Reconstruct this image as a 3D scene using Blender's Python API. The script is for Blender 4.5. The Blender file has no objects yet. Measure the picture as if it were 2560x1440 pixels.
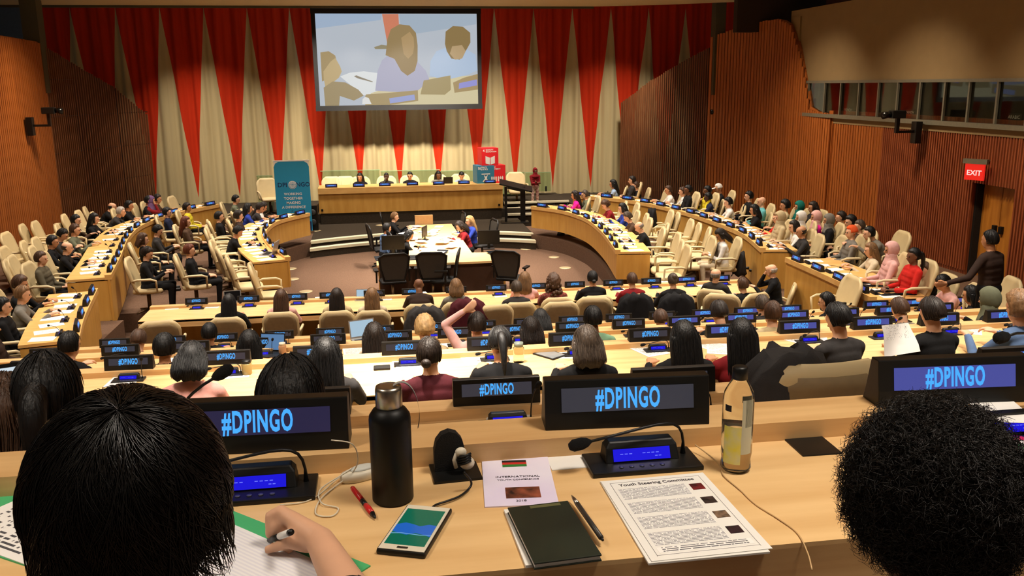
import bpy, bmesh, math, random
import numpy as np
from mathutils import Vector, Matrix, Euler
random.seed(7); rng = np.random.default_rng(7)
SC = bpy.context.scene; COL = SC.collection
R = math.radians
# ------------------------------------------------------------------ camera, world, lights, exposure
F, PITCH, YAW, ROLL, H = 2200.0, R(13.0), R(8.6), R(-0.6), 4.9
cam = bpy.data.objects.new('camera', bpy.data.cameras.new('camera')); COL.objects.link(cam)
cam.data.sensor_width = 36; cam.data.lens = F / 2560 * 36; cam.data.clip_start = .02; cam.data.clip_end = 200
_f = Vector((math.sin(YAW) * math.cos(PITCH), math.cos(YAW) * math.cos(PITCH), -math.sin(PITCH)))
_r = Vector((math.cos(YAW), -math.sin(YAW), 0)); _u = _r.cross(_f)
_r2 = _r * math.cos(ROLL) + _u * math.sin(ROLL); _u2 = _u * math.cos(ROLL) - _r * math.sin(ROLL)
cam.matrix_world = Matrix(((_r2.x, _u2.x, -_f.x, 0), (_r2.y, _u2.y, -_f.y, 0), (_r2.z, _u2.z, -_f.z, H), (0, 0, 0, 1)))
SC.camera = cam
w = bpy.data.worlds.new('world'); SC.world = w; w.use_nodes = True
w.node_tree.nodes['Background'].inputs[0].default_value = (1, .86, .70, 1)
w.node_tree.nodes['Background'].inputs[1].default_value = .09
SC.view_settings.view_transform = 'Standard'; SC.view_settings.look = 'None'
SC.view_settings.gamma = 1; SC.view_settings.exposure = -.26
def area(name, loc, size, power, col=(1, .885, .75), spread=110, aim=None):
    l = bpy.data.lights.new(name, 'AREA'); l.shape = 'DISK'; l.size = size; l.energy = power; l.color = col; l.spread = R(spread)
    o = bpy.data.objects.new(name, l); COL.objects.link(o); o.location = loc
    if aim: o.rotation_euler = (Vector(aim) - Vector(loc)).to_track_quat('-Z', 'Y').to_euler()
    return o
for X in (-3, 1, 5): area('ceiling_or_fill_light', (X, -3.2, 7.2), .9, 70, spread=120)  # fill row added behind the camera to brighten the near desk front
for X in (-6.0, -2.2, 1.6, 5.2, 7.7):
    for Y, p in ((1.2, 60), (6.5, 132), (11, 130), (15.5, 150), (20, 170), (24.5, 190), (29, 120)):
        if X < -5 and Y < 8: p *= .5
        area('ceiling_or_fill_light', (X, Y, 7.3), .9, p, spread=104)
for X in (-6, -2, 1.5, 5, 9): area('ceiling_or_fill_light', (X, 30.2, 7.2), .6, 110, spread=80, aim=(X, 33.6, 1.0))
for Y in (14, 18.5, 23): area('ceiling_or_fill_light', (9.0, Y, 7.2), .6, 70, col=(1, .8, .56), spread=75, aim=(12.6, Y + 1, 2.6))
for Y in (20, 25): area('ceiling_or_fill_light', (-6.6, Y, 7.2), .6, 60, col=(1, .8, .56), spread=75, aim=(-9.6, Y + 1, 3))
for X in (-.6, 1, 2.6): area('ceiling_or_fill_light', (X, 27.5, 7.2), .5, 90, spread=50, aim=(X, 34, 2.2))  # added fill, brightens the curtain below the screen that blocks the other lamps
area('ceiling_or_fill_light', (.2, 7.2, 7.2), .4, 120, spread=50, aim=(.1, 7.6, 2.4))
area('ceiling_or_fill_light', (1.6, 22.5, 7.2), .5, 260, spread=55, aim=(1.5, 23.5, .7))

def ray(px, py):
    u, v = px - 1280, py - 720
    a = (u * math.cos(ROLL) + v * math.sin(ROLL)) / F; b = (-u * math.sin(ROLL) + v * math.cos(ROLL)) / F
    d = math.cos(PITCH) - b * math.sin(PITCH); Z = -(math.sin(PITCH) + b * math.cos(PITCH))
    return a * math.cos(YAW) + d * math.sin(YAW), d * math.cos(YAW) - a * math.sin(YAW), Z
def at(px, py, z):            # the point at height z seen at that place of the photograph
    X, Y, Z = ray(px, py); t = (z - H) / Z
    return Vector((X * t, Y * t, z))
def atY(px, py, y):
    X, Y, Z = ray(px, py); t = y / Y
    return Vector((X * t, y, H + Z * t))
def atX(px, py, x):
    X, Y, Z = ray(px, py); t = x / X
    return Vector((x, Y * t, H + Z * t))
# ------------------------------------------------------------------ materials
MATS = {}
def srgb(c):
    return tuple(((x / 255) / 12.92 if x / 255 <= .04045 else ((x / 255 + .055) / 1.055) ** 2.4) for x in c) + (1,)
def mat(name, c, rough=.6, metal=0, var=.12, scale=14, bump=0, bscale=60, spec=.4, stretch=None, c2=None, trans=0, ior=1.45, coat=0):
    if name in MATS: return MATS[name]
    m = bpy.data.materials.new(name); MATS[name] = m; m.use_nodes = True
    nt = m.node_tree; b = nt.nodes['Principled BSDF']; b.inputs['Roughness'].default_value = rough; b.inputs['Metallic'].default_value = metal
    b.inputs['Specular IOR Level'].default_value = spec; b.inputs['Transmission Weight'].default_value = trans; b.inputs['IOR'].default_value = ior
    b.inputs['Coat Weight'].default_value = coat
    a = srgb(c); k = 1 - var; d = srgb(c2) if c2 else (a[0] * k, a[1] * k, a[2] * k, 1)
    tc = nt.nodes.new('ShaderNodeTexCoord'); mp = nt.nodes.new('ShaderNodeMapping'); nt.links.new(tc.outputs['Object'], mp.inputs[0])
    if stretch: mp.inputs['Scale'].default_value = stretch
    n = nt.nodes.new('ShaderNodeTexNoise'); n.inputs['Scale'].default_value = scale; n.inputs['Detail'].default_value = 4; nt.links.new(mp.outputs[0], n.inputs[0])
    cr = nt.nodes.new('ShaderNodeValToRGB'); cr.color_ramp.elements[0].color = d; cr.color_ramp.elements[1].color = a
    cr.color_ramp.elements[0].position = .3; cr.color_ramp.elements[1].position = .7
    nt.links.new(n.outputs[0], cr.inputs[0]); nt.links.new(cr.outputs[0], b.inputs['Base Color'])
    if bump:
        n2 = nt.nodes.new('ShaderNodeTexNoise'); n2.inputs['Scale'].default_value = bscale; nt.links.new(mp.outputs[0], n2.inputs[0])
        bp = nt.nodes.new('ShaderNodeBump'); bp.inputs['Strength'].default_value = bump; bp.inputs['Distance'].default_value = .01
        nt.links.new(n2.outputs[0], bp.inputs['Height']); nt.links.new(bp.outputs[0], b.inputs['Normal'])
    return m
def emit(name, c, s, base=(5, 5, 8), rough=.25):
    if name in MATS: return MATS[name]
    m = bpy.data.materials.new(name); MATS[name] = m; m.use_nodes = True; b = m.node_tree.nodes['Principled BSDF']
    b.inputs['Base Color'].default_value = srgb(base); b.inputs['Roughness'].default_value = rough
    b.inputs['Emission Color'].default_value = srgb(c); b.inputs['Emission Strength'].default_value = s
    return m
def printed(name, paper=(232, 230, 226), ink=(70, 70, 75), rows=34, words=26, dens=.45, m0=.1):
    """paper with rows of small print; generated coordinates, margins left free"""
    m = bpy.data.materials.new(name); MATS[name] = m; m.use_nodes = True; nt = m.node_tree; b = nt.nodes['Principled BSDF']; b.inputs['Roughness'].default_value = .7
    N = lambda t: nt.nodes.new('ShaderNode' + t); L = nt.links.new
    tc = N('TexCoord'); sp = N('SeparateXYZ'); L(tc.outputs['Generated'], sp.inputs[0])
    def M(op, a, c=None):
        x = N('Math'); x.operation = op
        for i, v in enumerate((a, c)):
            if v is None: continue
            if isinstance(v, (int, float)): x.inputs[i].default_value = v
            else: L(v, x.inputs[i])
        return x.outputs[0]
    row = M('GREATER_THAN', M('FRACT', M('MULTIPLY', sp.outputs[1], rows)), .5)
    cx = N('CombineXYZ'); L(M('MULTIPLY', sp.outputs[0], words), cx.inputs[0]); L(M('FLOOR', M('MULTIPLY', sp.outputs[1], rows)), cx.inputs[1])
    wn = N('TexNoise'); wn.inputs['Scale'].default_value = 1.7; wn.inputs['Detail'].default_value = 1; L(cx.outputs[0], wn.inputs[0])
    ink_m = M('MULTIPLY', row, M('GREATER_THAN', wn.outputs[0], 1 - dens - .1))
    for i in (0, 1):
        ink_m = M('MULTIPLY', ink_m, M('MULTIPLY', M('GREATER_THAN', sp.outputs[i], m0), M('LESS_THAN', sp.outputs[i], 1 - m0)))
    pz = M('MULTIPLY', ink_m, M('GREATER_THAN', sp.outputs[2], .5))
    mx = N('Mix'); mx.data_type = 'RGBA'; L(pz, mx.inputs[0]); mx.inputs[6].default_value = srgb(paper); mx.inputs[7].default_value = srgb(ink); L(mx.outputs[2], b.inputs['Base Color'])
    return m
maple = mat('maple_veneer', (226, 190, 136), .38, c2=(208, 168, 114), scale=3, stretch=(.6, 5, 5), spec=.35)
maple_e = mat('maple_edge', (216, 178, 124), .42, c2=(196, 154, 102), scale=3, stretch=(.5, 6, 9))
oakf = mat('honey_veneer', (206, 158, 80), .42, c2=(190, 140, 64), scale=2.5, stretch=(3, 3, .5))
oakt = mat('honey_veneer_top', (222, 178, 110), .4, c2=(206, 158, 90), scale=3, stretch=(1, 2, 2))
carpet = mat('brown_carpet', (108, 84, 68), .95, var=.3, scale=30, bump=.4, bscale=300, spec=.1)
carpetd = mat('dark_carpet', (62, 54, 44), .95, var=.3, scale=30, bump=.4, bscale=300, spec=.1)
nosing = mat('step_nosing', (214, 206, 176), .6, var=.05)
wallwood = mat('brown_wood_panelling', (168, 96, 40), .5, c2=(128, 66, 24), scale=6, stretch=(4, 4, .12), bump=.15)
slatwood = mat('red_brown_slats', (150, 82, 48), .5, c2=(110, 52, 30), scale=6, stretch=(4, 4, .3))
slatfar = mat('walnut_slats', (122, 76, 44), .55, c2=(92, 52, 28), scale=6, stretch=(4, 4, .3))
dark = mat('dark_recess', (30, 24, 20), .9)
tan = mat('tan_plaster', (128, 108, 76), .8, var=.06, scale=3)
ceilm = mat('ceiling_paint', (190, 172, 134), .9, var=.05)
pillarm = mat('dark_green_pillar', (70, 66, 50), .7)
greyl = mat('grey_aluminium', (128, 126, 112), .4, .5)
cream = mat('cream_leather', (200, 180, 136), .55, var=.06, scale=8)
creamt = mat('cream_piping', (206, 188, 148), .5, var=.04)
tanfab = mat('tan_chair_back', (132, 112, 80), .7, var=.12, scale=20)
brz = mat('brown_metal', (92, 74, 54), .4, .7)
blk = mat('black_plastic', (16, 16, 15), .42, var=.25)
blkg = mat('black_gloss', (10, 10, 10), .22, var=.2)
blkm = mat('black_matte', (14, 14, 14), .7, bump=.2, bscale=400)
foam = mat('black_foam', (9, 9, 10), .95, bump=.8, bscale=900)
steel = mat('brushed_steel', (170, 165, 155), .3, 1, var=.1, stretch=(1, 1, 30))
white = mat('white_paper', (226, 224, 218), .75, var=.03)
wplast = mat('white_plastic', (214, 206, 186), .4, var=.04)
lcd = emit('blue_lcd', (30, 24, 235), 1.0)
lcdt = emit('lcd_letters', (110, 120, 255), 1.2)
scr_a = emit('sign_screen_grey', (84, 82, 92), .55)
scr_b = emit('sign_screen_blue', (92, 98, 190), .75)
scr_v = emit('sign_screen_violet', (60, 54, 92), .6)
txt = emit('sign_letters', (72, 170, 250), 1.3)
glass = mat('clear_glass', (235, 245, 240), .03, trans=1, var=0, ior=1.15)
pdoc = printed('printed_sheet'); pdense = printed('dense_print', rows=60, words=60, dens=.55)
plight = printed('light_print', ink=(150, 150, 155), rows=24, words=20, dens=.35)
# ------------------------------------------------------------------ mesh building
class MB:
    def __init__(s): s.v = []; s.f = []; s.m = []; s.s = []
    def add(s, vs, fs, mi=0, sm=False):
        o = len(s.v); s.v += [tuple(p) for p in vs]; s.f += [tuple(i + o for i in f) for f in fs]; s.m += [mi] * len(fs); s.s += [sm] * len(fs); return s
    def box(s, c, d, rz=0, M=None, mi=0):
        c = Vector(c); vs = [Vector((x * d[0] / 2, y * d[1] / 2, z * d[2] / 2)) for x in (-1, 1) for y in (-1, 1) for z in (-1, 1)]
        if rz: vs = [Matrix.Rotation(rz, 3, 'Z') @ p for p in vs]
        if M: vs = [M @ p for p in vs]
        return s.add([p + c for p in vs], [(0, 1, 3, 2), (4, 6, 7, 5), (0, 4, 5, 1), (2, 3, 7, 6), (0, 2, 6, 4), (1, 5, 7, 3)], mi)
    def prism(s, poly, z0, z1, mi=0, mt=None):
        n = len(poly)
        if sum(poly[i][0] * poly[(i + 1) % n][1] - poly[(i + 1) % n][0] * poly[i][1] for i in range(n)) < 0: poly = poly[::-1]
        s.add([(p[0], p[1], z0) for p in poly] + [(p[0], p[1], z1) for p in poly], [tuple(range(n))[::-1]] + [(i, (i + 1) % n, n + (i + 1) % n, n + i) for i in range(n)], mi)
        return s.add([(p[0], p[1], z1) for p in poly], [tuple(range(n))], mi if mt is None else mt)
    def rings(s, rs, mi=0, sm=True, cap=True):
        n = len(rs[0]); vs = [p for r in rs for p in r]; fs = []
        for k in range(len(rs) - 1):
            for i in range(n): fs.append((k * n + i, k * n + (i + 1) % n, (k + 1) * n + (i + 1) % n, (k + 1) * n + i))
        if cap: fs += [tuple(range(n))[::-1], tuple(range((len(rs) - 1) * n, len(rs) * n))]
        return s.add(vs, fs, mi, sm)
    def tube(s, pts, r, n=8, mi=0, cap=True):
        pts = [Vector(p) for p in pts]; rs = []
        rad = r if isinstance(r, (list, tuple)) else [r] * len(pts); up = None
        for i, p in enumerate(pts):
            t = (pts[min(i + 1, len(pts) - 1)] - pts[max(i - 1, 0)]).normalized()
            if up is None: up = Vector((0, 0, 1)) if abs(t.z) < .9 else Vector((1, 0, 0))
            a = t.cross(up).normalized(); b = a.cross(t).normalized(); up = b
            rs.append([p + (a * math.cos(2 * math.pi * k / n) + b * math.sin(2 * math.pi * k / n)) * rad[i] for k in range(n)])
        return s.rings(rs, mi, True, cap)
    def lathe(s, prof, c=(0, 0, 0), n=24, mi=0, M=None):
        rs = []
        for r, z in prof:
            q = [Vector((r * math.cos(2 * math.pi * k / n), r * math.sin(2 * math.pi * k / n), z)) for k in range(n)]
            if M: q = [M @ p for p in q]
            rs.append([p + Vector(c) for p in q])
        return s.rings(rs, mi)
    def ell(s, c, r, nu=16, nv=10, M=None, mi=0, fn=None):
        vs = []; c = Vector(c); r = r if isinstance(r, (tuple, list)) else (r, r, r)
        for j in range(nv + 1):
            th = math.pi * j / nv
            for i in range(nu):
                ph = 2 * math.pi * i / nu; d = Vector((math.sin(th) * math.cos(ph), math.sin(th) * math.sin(ph), math.cos(th)))
                k = fn(d, ph) if fn else 1
                p = Vector((d.x * r[0] * k, d.y * r[1] * k, d.z * r[2] * k))
                if M: p = M @ p
                vs.append(p + c)
        fs = [(j * nu + i, (j + 1) * nu + i, (j + 1) * nu + (i + 1) % nu, j * nu + (i + 1) % nu) for j in range(nv) for i in range(nu)]
        return s.add(vs, fs, mi, True)
    def grid(s, P, mi=0, sm=True):
        n, m = len(P), len(P[0]); return s.add([p for r in P for p in r], [(i * m + j, i * m + j + 1, (i + 1) * m + j + 1, (i + 1) * m + j) for i in range(n - 1) for j in range(m - 1)], mi, sm)
    def mesh(s, name, mats, bev=0):
        me = bpy.data.meshes.new(name); me.from_pydata(s.v, [], s.f)
        for m in (mats if isinstance(mats, (list, tuple)) else [mats]): me.materials.append(m)
        me.polygons.foreach_set('material_index', s.m); me.polygons.foreach_set('use_smooth', s.s)
        bm = bmesh.new(); bm.from_mesh(me); bmesh.ops.remove_doubles(bm, verts=bm.verts, dist=1e-6)
        if bev:
            es = [e for e in bm.edges if len(e.link_faces) == 2 and e.calc_face_angle(0) > .6]
            bmesh.ops.bevel(bm, geom=es, offset=bev, segments=2, affect='EDGES', profile=.6)
        bmesh.ops.recalc_face_normals(bm, faces=bm.faces)
        bm.to_mesh(me); bm.free(); me.update(); return me
    def build(s, name, mats, parent=None, bev=0, loc=None, **k):
        o = bpy.data.objects.new(name, s.mesh(name, mats, bev)); COL.objects.link(o); o.parent = parent
        if loc: o.location = loc
        for a, b in k.items(): o[a] = b
        return o
def tag(o, label=None, cat=None, group=None, kind=None):
    if label: o['label'] = label
    if cat: o['category'] = cat
    if group: o['group'] = group
    if kind: o['kind'] = kind
    return o
def empty(name, loc=(0, 0, 0), rz=0, label=None, cat=None, group=None):
    o = bpy.data.objects.new(name, None); COL.objects.link(o); o.location = loc; o.rotation_euler = (0, 0, rz); o.empty_display_size = .1
    return tag(o, label, cat, group)
def text_mesh(name, s, size, m, offset=.0, extrude=.0006, align='CENTER', spacing=1.0, M=None):
    c = bpy.data.curves.new('t', 'FONT'); c.body = s; c.size = size; c.offset = offset; c.extrude = extrude; c.align_x = align; c.align_y = 'CENTER'; c.space_character = spacing; c.resolution_u = 3
    o = bpy.data.objects.new('t', c); COL.objects.link(o); dg = bpy.context.evaluated_depsgraph_get(); dg.update()
    me = bpy.data.meshes.new_from_object(o.evaluated_get(dg)); bpy.data.objects.remove(o); bpy.data.curves.remove(c)
    me.name = name; me.materials.clear(); me.materials.append(m)
    if M: me.transform(M)
    return me
def mobj(name, me, parent=None, loc=None, **k):
    o = bpy.data.objects.new(name, me); COL.objects.link(o); o.parent = parent
    if loc: o.location = loc
    for a, b in k.items(): o[a] = b
    return o
class Kit:                      # meshes of one kind of thing; spawn() makes a copy of the thing and of each of its parts
    def __init__(s): s.parts = []
    def add(s, name, me, par=None): s.parts.append((name, me, par)); return len(s.parts) - 1
    def spawn(s, name, loc, rz=0, label=None, cat=None, group=None, scale=1, swap=None):
        root = empty(name, loc, rz, label, cat, group); made = []
        if scale != 1: root.scale = (scale,) * 3
        for n, me, par in s.parts:
            if swap and n in swap:
                if swap[n] is None: made.append(None); continue
                me = swap[n]
            o = bpy.data.objects.new(n, me); COL.objects.link(o); o.parent = made[par] if par is not None else root; made.append(o)
        return root
ORD = 'first second third fourth fifth sixth seventh eighth ninth tenth eleventh twelfth thirteenth fourteenth fifteenth sixteenth seventeenth eighteenth nineteenth twentieth twenty-first twenty-second twenty-third twenty-fourth twenty-fifth twenty-sixth twenty-seventh twenty-eighth twenty-ninth thirtieth thirty-first thirty-second thirty-third thirty-fourth thirty-fifth thirty-sixth'.split()
def sprop(n, mb, m): return tag(mb.build(n, m), kind='structure')
# ------------------------------------------------------------------ rows of the raked floor
DY = [2.06, 4.0, 8.0, 10.5, 13.1, 17.4]
HS = [.76, 1.41, 2.37, 2.96, 3.59, 4.02]
DZ = [H - h - .135 for h in HS]; K = 1.18; FZ = [z - .74 * K for z in DZ]; BF = FZ[5]
ROWN = ['nearest desk row', 'second desk row', 'third desk row', 'fourth desk row', 'fifth desk row', 'front desk row']
XL, XR = -9.6, 12.7
# floor
sprop('floor', MB().box((1.5, 14, BF - .1), (30, 48, .2)), carpet)
yb = -6
for i in range(5):
    ye = DY[i] + .14
    sprop('floor', MB().box((1.55, (yb + ye) / 2, (FZ[i] + BF) / 2), (XR - XL, ye - yb, FZ[i] - BF)), carpet); yb = ye
CZ = atY(1000, 15, 30.4).z
sprop('ceiling', MB().prism([(-14, -6), (16, -6), (16, 26), (12.5, 28.2), (9.5, 29.8), (7.5, 30.4), (-14, 30.4)], CZ, CZ + .3), ceilm)
sprop('trim_1', MB().box((-2.5, 30.43, CZ - .02), (20, .06, .1)), pillarm)
def catmull(P, n=6):
    P = [Vector(p).to_2d() if len(p) == 3 else Vector(p) for p in P]; Q = [2 * P[0] - P[1]] + P + [2 * P[-1] - P[-2]]; out = []
    for i in range(1, len(Q) - 2):
        for k in range(n):
            t = k / n; a, b, c, d = Q[i - 1:i + 3]
            out.append(.5 * ((2 * b) + (-a + c) * t + (2 * a - 5 * b + 4 * c - d) * t * t + (-a + 3 * b - 3 * c + d) * t ** 3))
    return out + [P[-1]]
def off(P, d):
    out = []
    for i, p in enumerate(P):
        t = (P[min(i + 1, len(P) - 1)] - P[max(i - 1, 0)]).normalized(); out.append(p + Vector((-t.y, t.x)) * d)
    return out
IL = catmull([(-2.0, 19.9), (-2.55, 21.6), (-2.95, 23.6), (-2.9, 25.2), (-2.6, 26.1), (-2.05, 27.0)])
OL = catmull([(-5.25, 17.9), (-5.6, 19.9), (-6.1, 22.6), (-6.25, 24.8), (-5.8, 26.9), (-4.9, 28.6)])
IR = catmull([(5.3, 19.2), (5.6, 21.4), (5.75, 23.4), (5.7, 24.6), (5.4, 25.9), (4.7, 27.0)])
OR = catmull([(8.25, 18.0), (8.65, 20), (8.65, 22), (8.45, 24.1), (7.7, 26.6), (6.3, 28.2)])
L3 = catmull([(-4.45, 13.35), (-4.75, 14.6), (-5.15, 16.7)])
RW = catmull([(8.13, 13.35), (8.25, 15.0), (8.3, 16.9)])
def slab(name, P, far, z):
    poly = [tuple(p) for p in P] + far
    return sprop(name, MB().prism(poly, BF, z), carpet)
slab('floor', off(IL, .05), [(-1.9, 29), (-9.6, 29), (-9.6, 19.0), (-2.85, 19.0)], .28)
slab('floor', off(OL, .05), [(-4.5, 30), (-9.6, 30), (-9.6, 17.8)], .43)
slab('floor', off(IR, -.05), [(4.6, 28.8), (12.9, 28.8), (12.9, 18.6), (6.15, 18.6)], .28)
slab('floor', off(OR, -.05), [(6.3, 29.5), (12.9, 29.5), (12.9, 17.9)], .43)
slab('floor', off(OR, -2.1), [(6.3, 31), (12.9, 31), (12.9, 17.95)], .6)
slab('floor', off(OL, 2.1), [(-4.5, 31), (-9.6, 31), (-9.6, 17.85)], .6)
sprop('floor', MB().box((-7.35, 15.4, .15), (4.5, 4.9, .56)), carpet)
sprop('floor', MB().box((10.55, 15.4, .15), (4.5, 5.1, .56)), carpet)
sprop('floor', MB().box((11.85, 20, .3), (2.3, 14.4, .8)), carpet)
sprop('floor', MB().box((-8.85, 21.5, .3), (1.6, 13, .8)), carpet)
# stage platform of two low steps with pale nosings
def arc(z, d, cx=1.35, w=3.5, y0=27.0, sag=1.0):
    return [(cx + w * t, y0 + d + sag * (1 - t * t)) for t in [k / 14 - 1 for k in range(29)]]
for k, (z, d) in enumerate(((.15, -.35), (.3, .1))):
    A = arc(z, d, w=3.45 + .0 * k)
    sprop('floor', MB().prism(A + [(4.9, 34), (-2.2, 34)], BF, z), carpetd)
    mb = MB(); inner = [Vector(p) for p in A]; o1 = [p + Vector((0, -.03)) for p in inner]; o2 = [p + Vector((0, .22)) for p in inner]
    mb.rings([[(a.x, a.y, z - .07), (a.x, a.y, z + .012), (b.x, b.y, z + .012), (b.x, b.y, z - .07)] for a, b in zip(o1, o2)], sm=False)
    sprop('trim_%d' % (k + 2), mb, nosing)
sprop('floor', MB().box((1.45, 32.45, .45), (7.1, 3.1, .3)), carpetd)
# steps right of the podium
for k in range(3):
    z = .45 + .15 * k; y = 30.6 + .45 * k
    sprop('floor', MB().box((5.7, (y + 34) / 2, z / 2), (2.4, 34 - y, z)), carpetd)
    sprop('trim_%d' % (4 + k), MB().box((5.7, y, z - .025), (2.4, .12, .07)), nosing)
sprop('floor', MB().box((-4.2, 32.2, .35), (4.0, 3.6, .7)), carpetd)
sprop('floor', MB().box((9.2, 31.8, .35), (4.6, 4.4, .7)), carpetd)
# ------------------------------------------------------------------ walls
def solidwall(name, P, zs, m, t=.12):
    mb = MB(); P = [Vector(p) for p in P]; Q = off(P, t)
    for i in range(len(P) - 1):
        a, b, c, d = P[i], P[i + 1], Q[i + 1], Q[i]; za, zb = zs[i], zs[i + 1]
        mb.add([(a.x, a.y, 0), (b.x, b.y, 0), (c.x, c.y, 0), (d.x, d.y, 0), (a.x, a.y, za), (b.x, b.y, zb), (c.x, c.y, zb), (d.x, d.y, za)],
               [(0, 1, 5, 4), (1, 2, 6, 5), (2, 3, 7, 6), (3, 0, 4, 7), (4, 5, 6, 7)])
    return sprop(name, mb, m)
def battens(name, P, zf, m, step=.1, wd=.045, dp=.05, z0=.3, skip=None):
    P = [Vector(p) for p in P]; L = [0]
    for i in range(len(P) - 1): L.append(L[-1] + (P[i + 1] - P[i]).length)
    mb = MB(); s = 0
    while s < L[-1]:
        i = max(k for k in range(len(L)) if L[k] <= s); i = min(i, len(P) - 2); t = (s - L[i]) / (L[i + 1] - L[i])
        p = P[i].lerp(P[i + 1], t); d = (P[i + 1] - P[i]).normalized(); z = zf(p, s / L[-1]); j = random.uniform(-.015, .015)
        if not (skip and skip(p)):
            mb.box((p.x, p.y, (z0 + z + j) / 2), (wd, dp, z + j - z0), rz=math.atan2(d.y, d.x))
        s += step
    return sprop(name, mb, m)
def interp(tab, x):
    for (a, b), (c, d) in zip(tab, tab[1:]):
        if x <= c: return b + (d - b) * max(0, (x - a) / (c - a))
    return tab[-1][1]
# left: solid curved panelling then an open screen of slats in front of the curtain
ztop = lambda px, py, X: atX(px, py, X).z
lw = catmull([(-9.5, 12), (-9.5, 18), (-9.55, 24), (-9.6, 28.4)], 4)
zA = atX(2, 88, -9.55).z; zB = atX(140, 112, -9.6).z; yA = atX(2, 88, -9.55).y; yB = atX(140, 112, -9.6).y
zlf = lambda y: zA + (zB - zA) * max(0, (y - yA) / (yB - yA))
zl = [zlf(p.y) for p in lw]
solidwall('wall_left', lw, zl, wallwood)
battens('wall_left', off(lw, -.04), lambda p, t: zlf(p.y) - .03, wallwood, .13, .1, .04)
ls = [(-9.6, 28.4), (-9.3, 30), (-8.6, 32), (-7.95, 33.3)]
battens('wall_left', ls, lambda p, t: interp([(28.4, 6.25), (30, 5.75), (32, 4.95), (33.3, 4.0)], p.y), slatfar, .115, .035, .06)
mb = MB()
for z in (1.9, 3.0, 4.1, 5.2): mb.tube([(x, y + .06, z) for x, y in ls if z < 5 or y < 31], .02, 6)
for i in (2,): mb.tube([(ls[i][0], ls[i][1] + .06, .3), (ls[i][0], ls[i][1] + .06, 4.9)], .035, 6)
sprop('trim_8', mb, blk)
sprop('wall_left', MB().box((-9.75, 28.6, 6.6), (.45, .5, 3.6)), pillarm)
bluep = mat('blue_grey_glass', (70, 90, 120), .3)
sprop('wall_left', MB().box((-11.6, 30.5, 7.3), (2.6, .1, 2.4)), bluep)
# right
rs = [(9.35, 33.3), (10.0, 32), (10.9, 30.3), (11.35, 29.3)]
rsz = [(29.3, 6.1), (30.3, 5.75), (32, 4.95), (33.3, 4.2)]
battens('wall_right', rs, lambda p, t: interp(rsz, p.y), slatfar, .105, .035, .06)
rw_curve = catmull([(11.35, 29.3), (11.9, 28.2), (12.35, 27), (12.62, 25.5), (12.7, 23.5)], 5)
def rwz(p, t=0):
    return interp([(23.5, 4.0), (24.7, 4.1), (25.3, 5.5), (26.0, 6.55), (26.6, 6.8), (27.5, 6.75), (28.4, 6.6), (29.3, 6.4)], p.y)
solidwall('wall_right', rw_curve[::-1], [rwz(p) for p in rw_curve][::-1], wallwood, -.12)
battens('wall_right', off(rw_curve, -.05), rwz, wallwood, .13, .1, .04)
DOOR = (16.05, 17.35)
doorz = atX(2440, 458, 12.7).z
mb = MB()
for y0, y1 in ((8, DOOR[0]), (DOOR[1], 23.5)): mb.box((12.85, (y0 + y1) / 2, 2.05), (.14, y1 - y0, 4.1))
mb.box((12.85, sum(DOOR) / 2, (4.1 + doorz) / 2), (.14, DOOR[1] - DOOR[0], 4.1 - doorz))
sprop('wall_right', mb, slatwood)
for y0, y1, z0, mm in ((8, DOOR[0], .8, slatwood), (DOOR[1], 21, .8, slatwood), (21, 23.6, .8, wallwood)):
    battens('wall_right', [(12.74, y0), (12.74, y1)], lambda p, t: 4.0, mm, .085 if mm is slatwood else .13, .04 if mm is slatwood else .1, .05, z0)
battens('wall_right', [(12.74, DOOR[0]), (12.74, DOOR[1])], lambda p, t: 4.0, slatwood, .085, .04, .05, doorz)
# doorway with a pair of doors set back
d = empty('door_1'); tag(d, kind='structure')
doorm = mat('door_oak', (176, 116, 44), .4, c2=(150, 92, 32), scale=3, stretch=(3, 3, .3))
dm = (DOOR[0] + DOOR[1]) / 2
for k in (-1, 1):
    lf = MB().box((13.02, dm + k * .33, (.7 + doorz) / 2), (.06, .64, doorz - .7)).build('door_leaf', doorm, d)
    MB().box((12.96, dm + k * .1, 1.8), (.07, .1, .16)).build('handle', blk, lf, bev=.01)
fr = MB(); [fr.box((12.95, y, 2.1), (.24, .08, 2.8)) for y in (DOOR[0] + .02, DOOR[1] - .02)]; fr.box((12.95, dm, doorz + .03), (.24, 1.3, .1)); fr.build('frame', dark, d)
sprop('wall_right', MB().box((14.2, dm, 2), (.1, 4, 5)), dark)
sprop('wall_right', MB().box((12.74, 23.55, 2.1), (.1, .22, 4.0)), wallwood)
a = atX(1871, 380, 12.3); b = atX(1896, 480, 12.3)
sprop('trim_9', MB().box((12.42, (a.y + b.y) / 2, (a.z + .4) / 2), (.24, .55, a.z - .4)), mat('dark_green_door', (38, 44, 34), .5))
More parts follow.
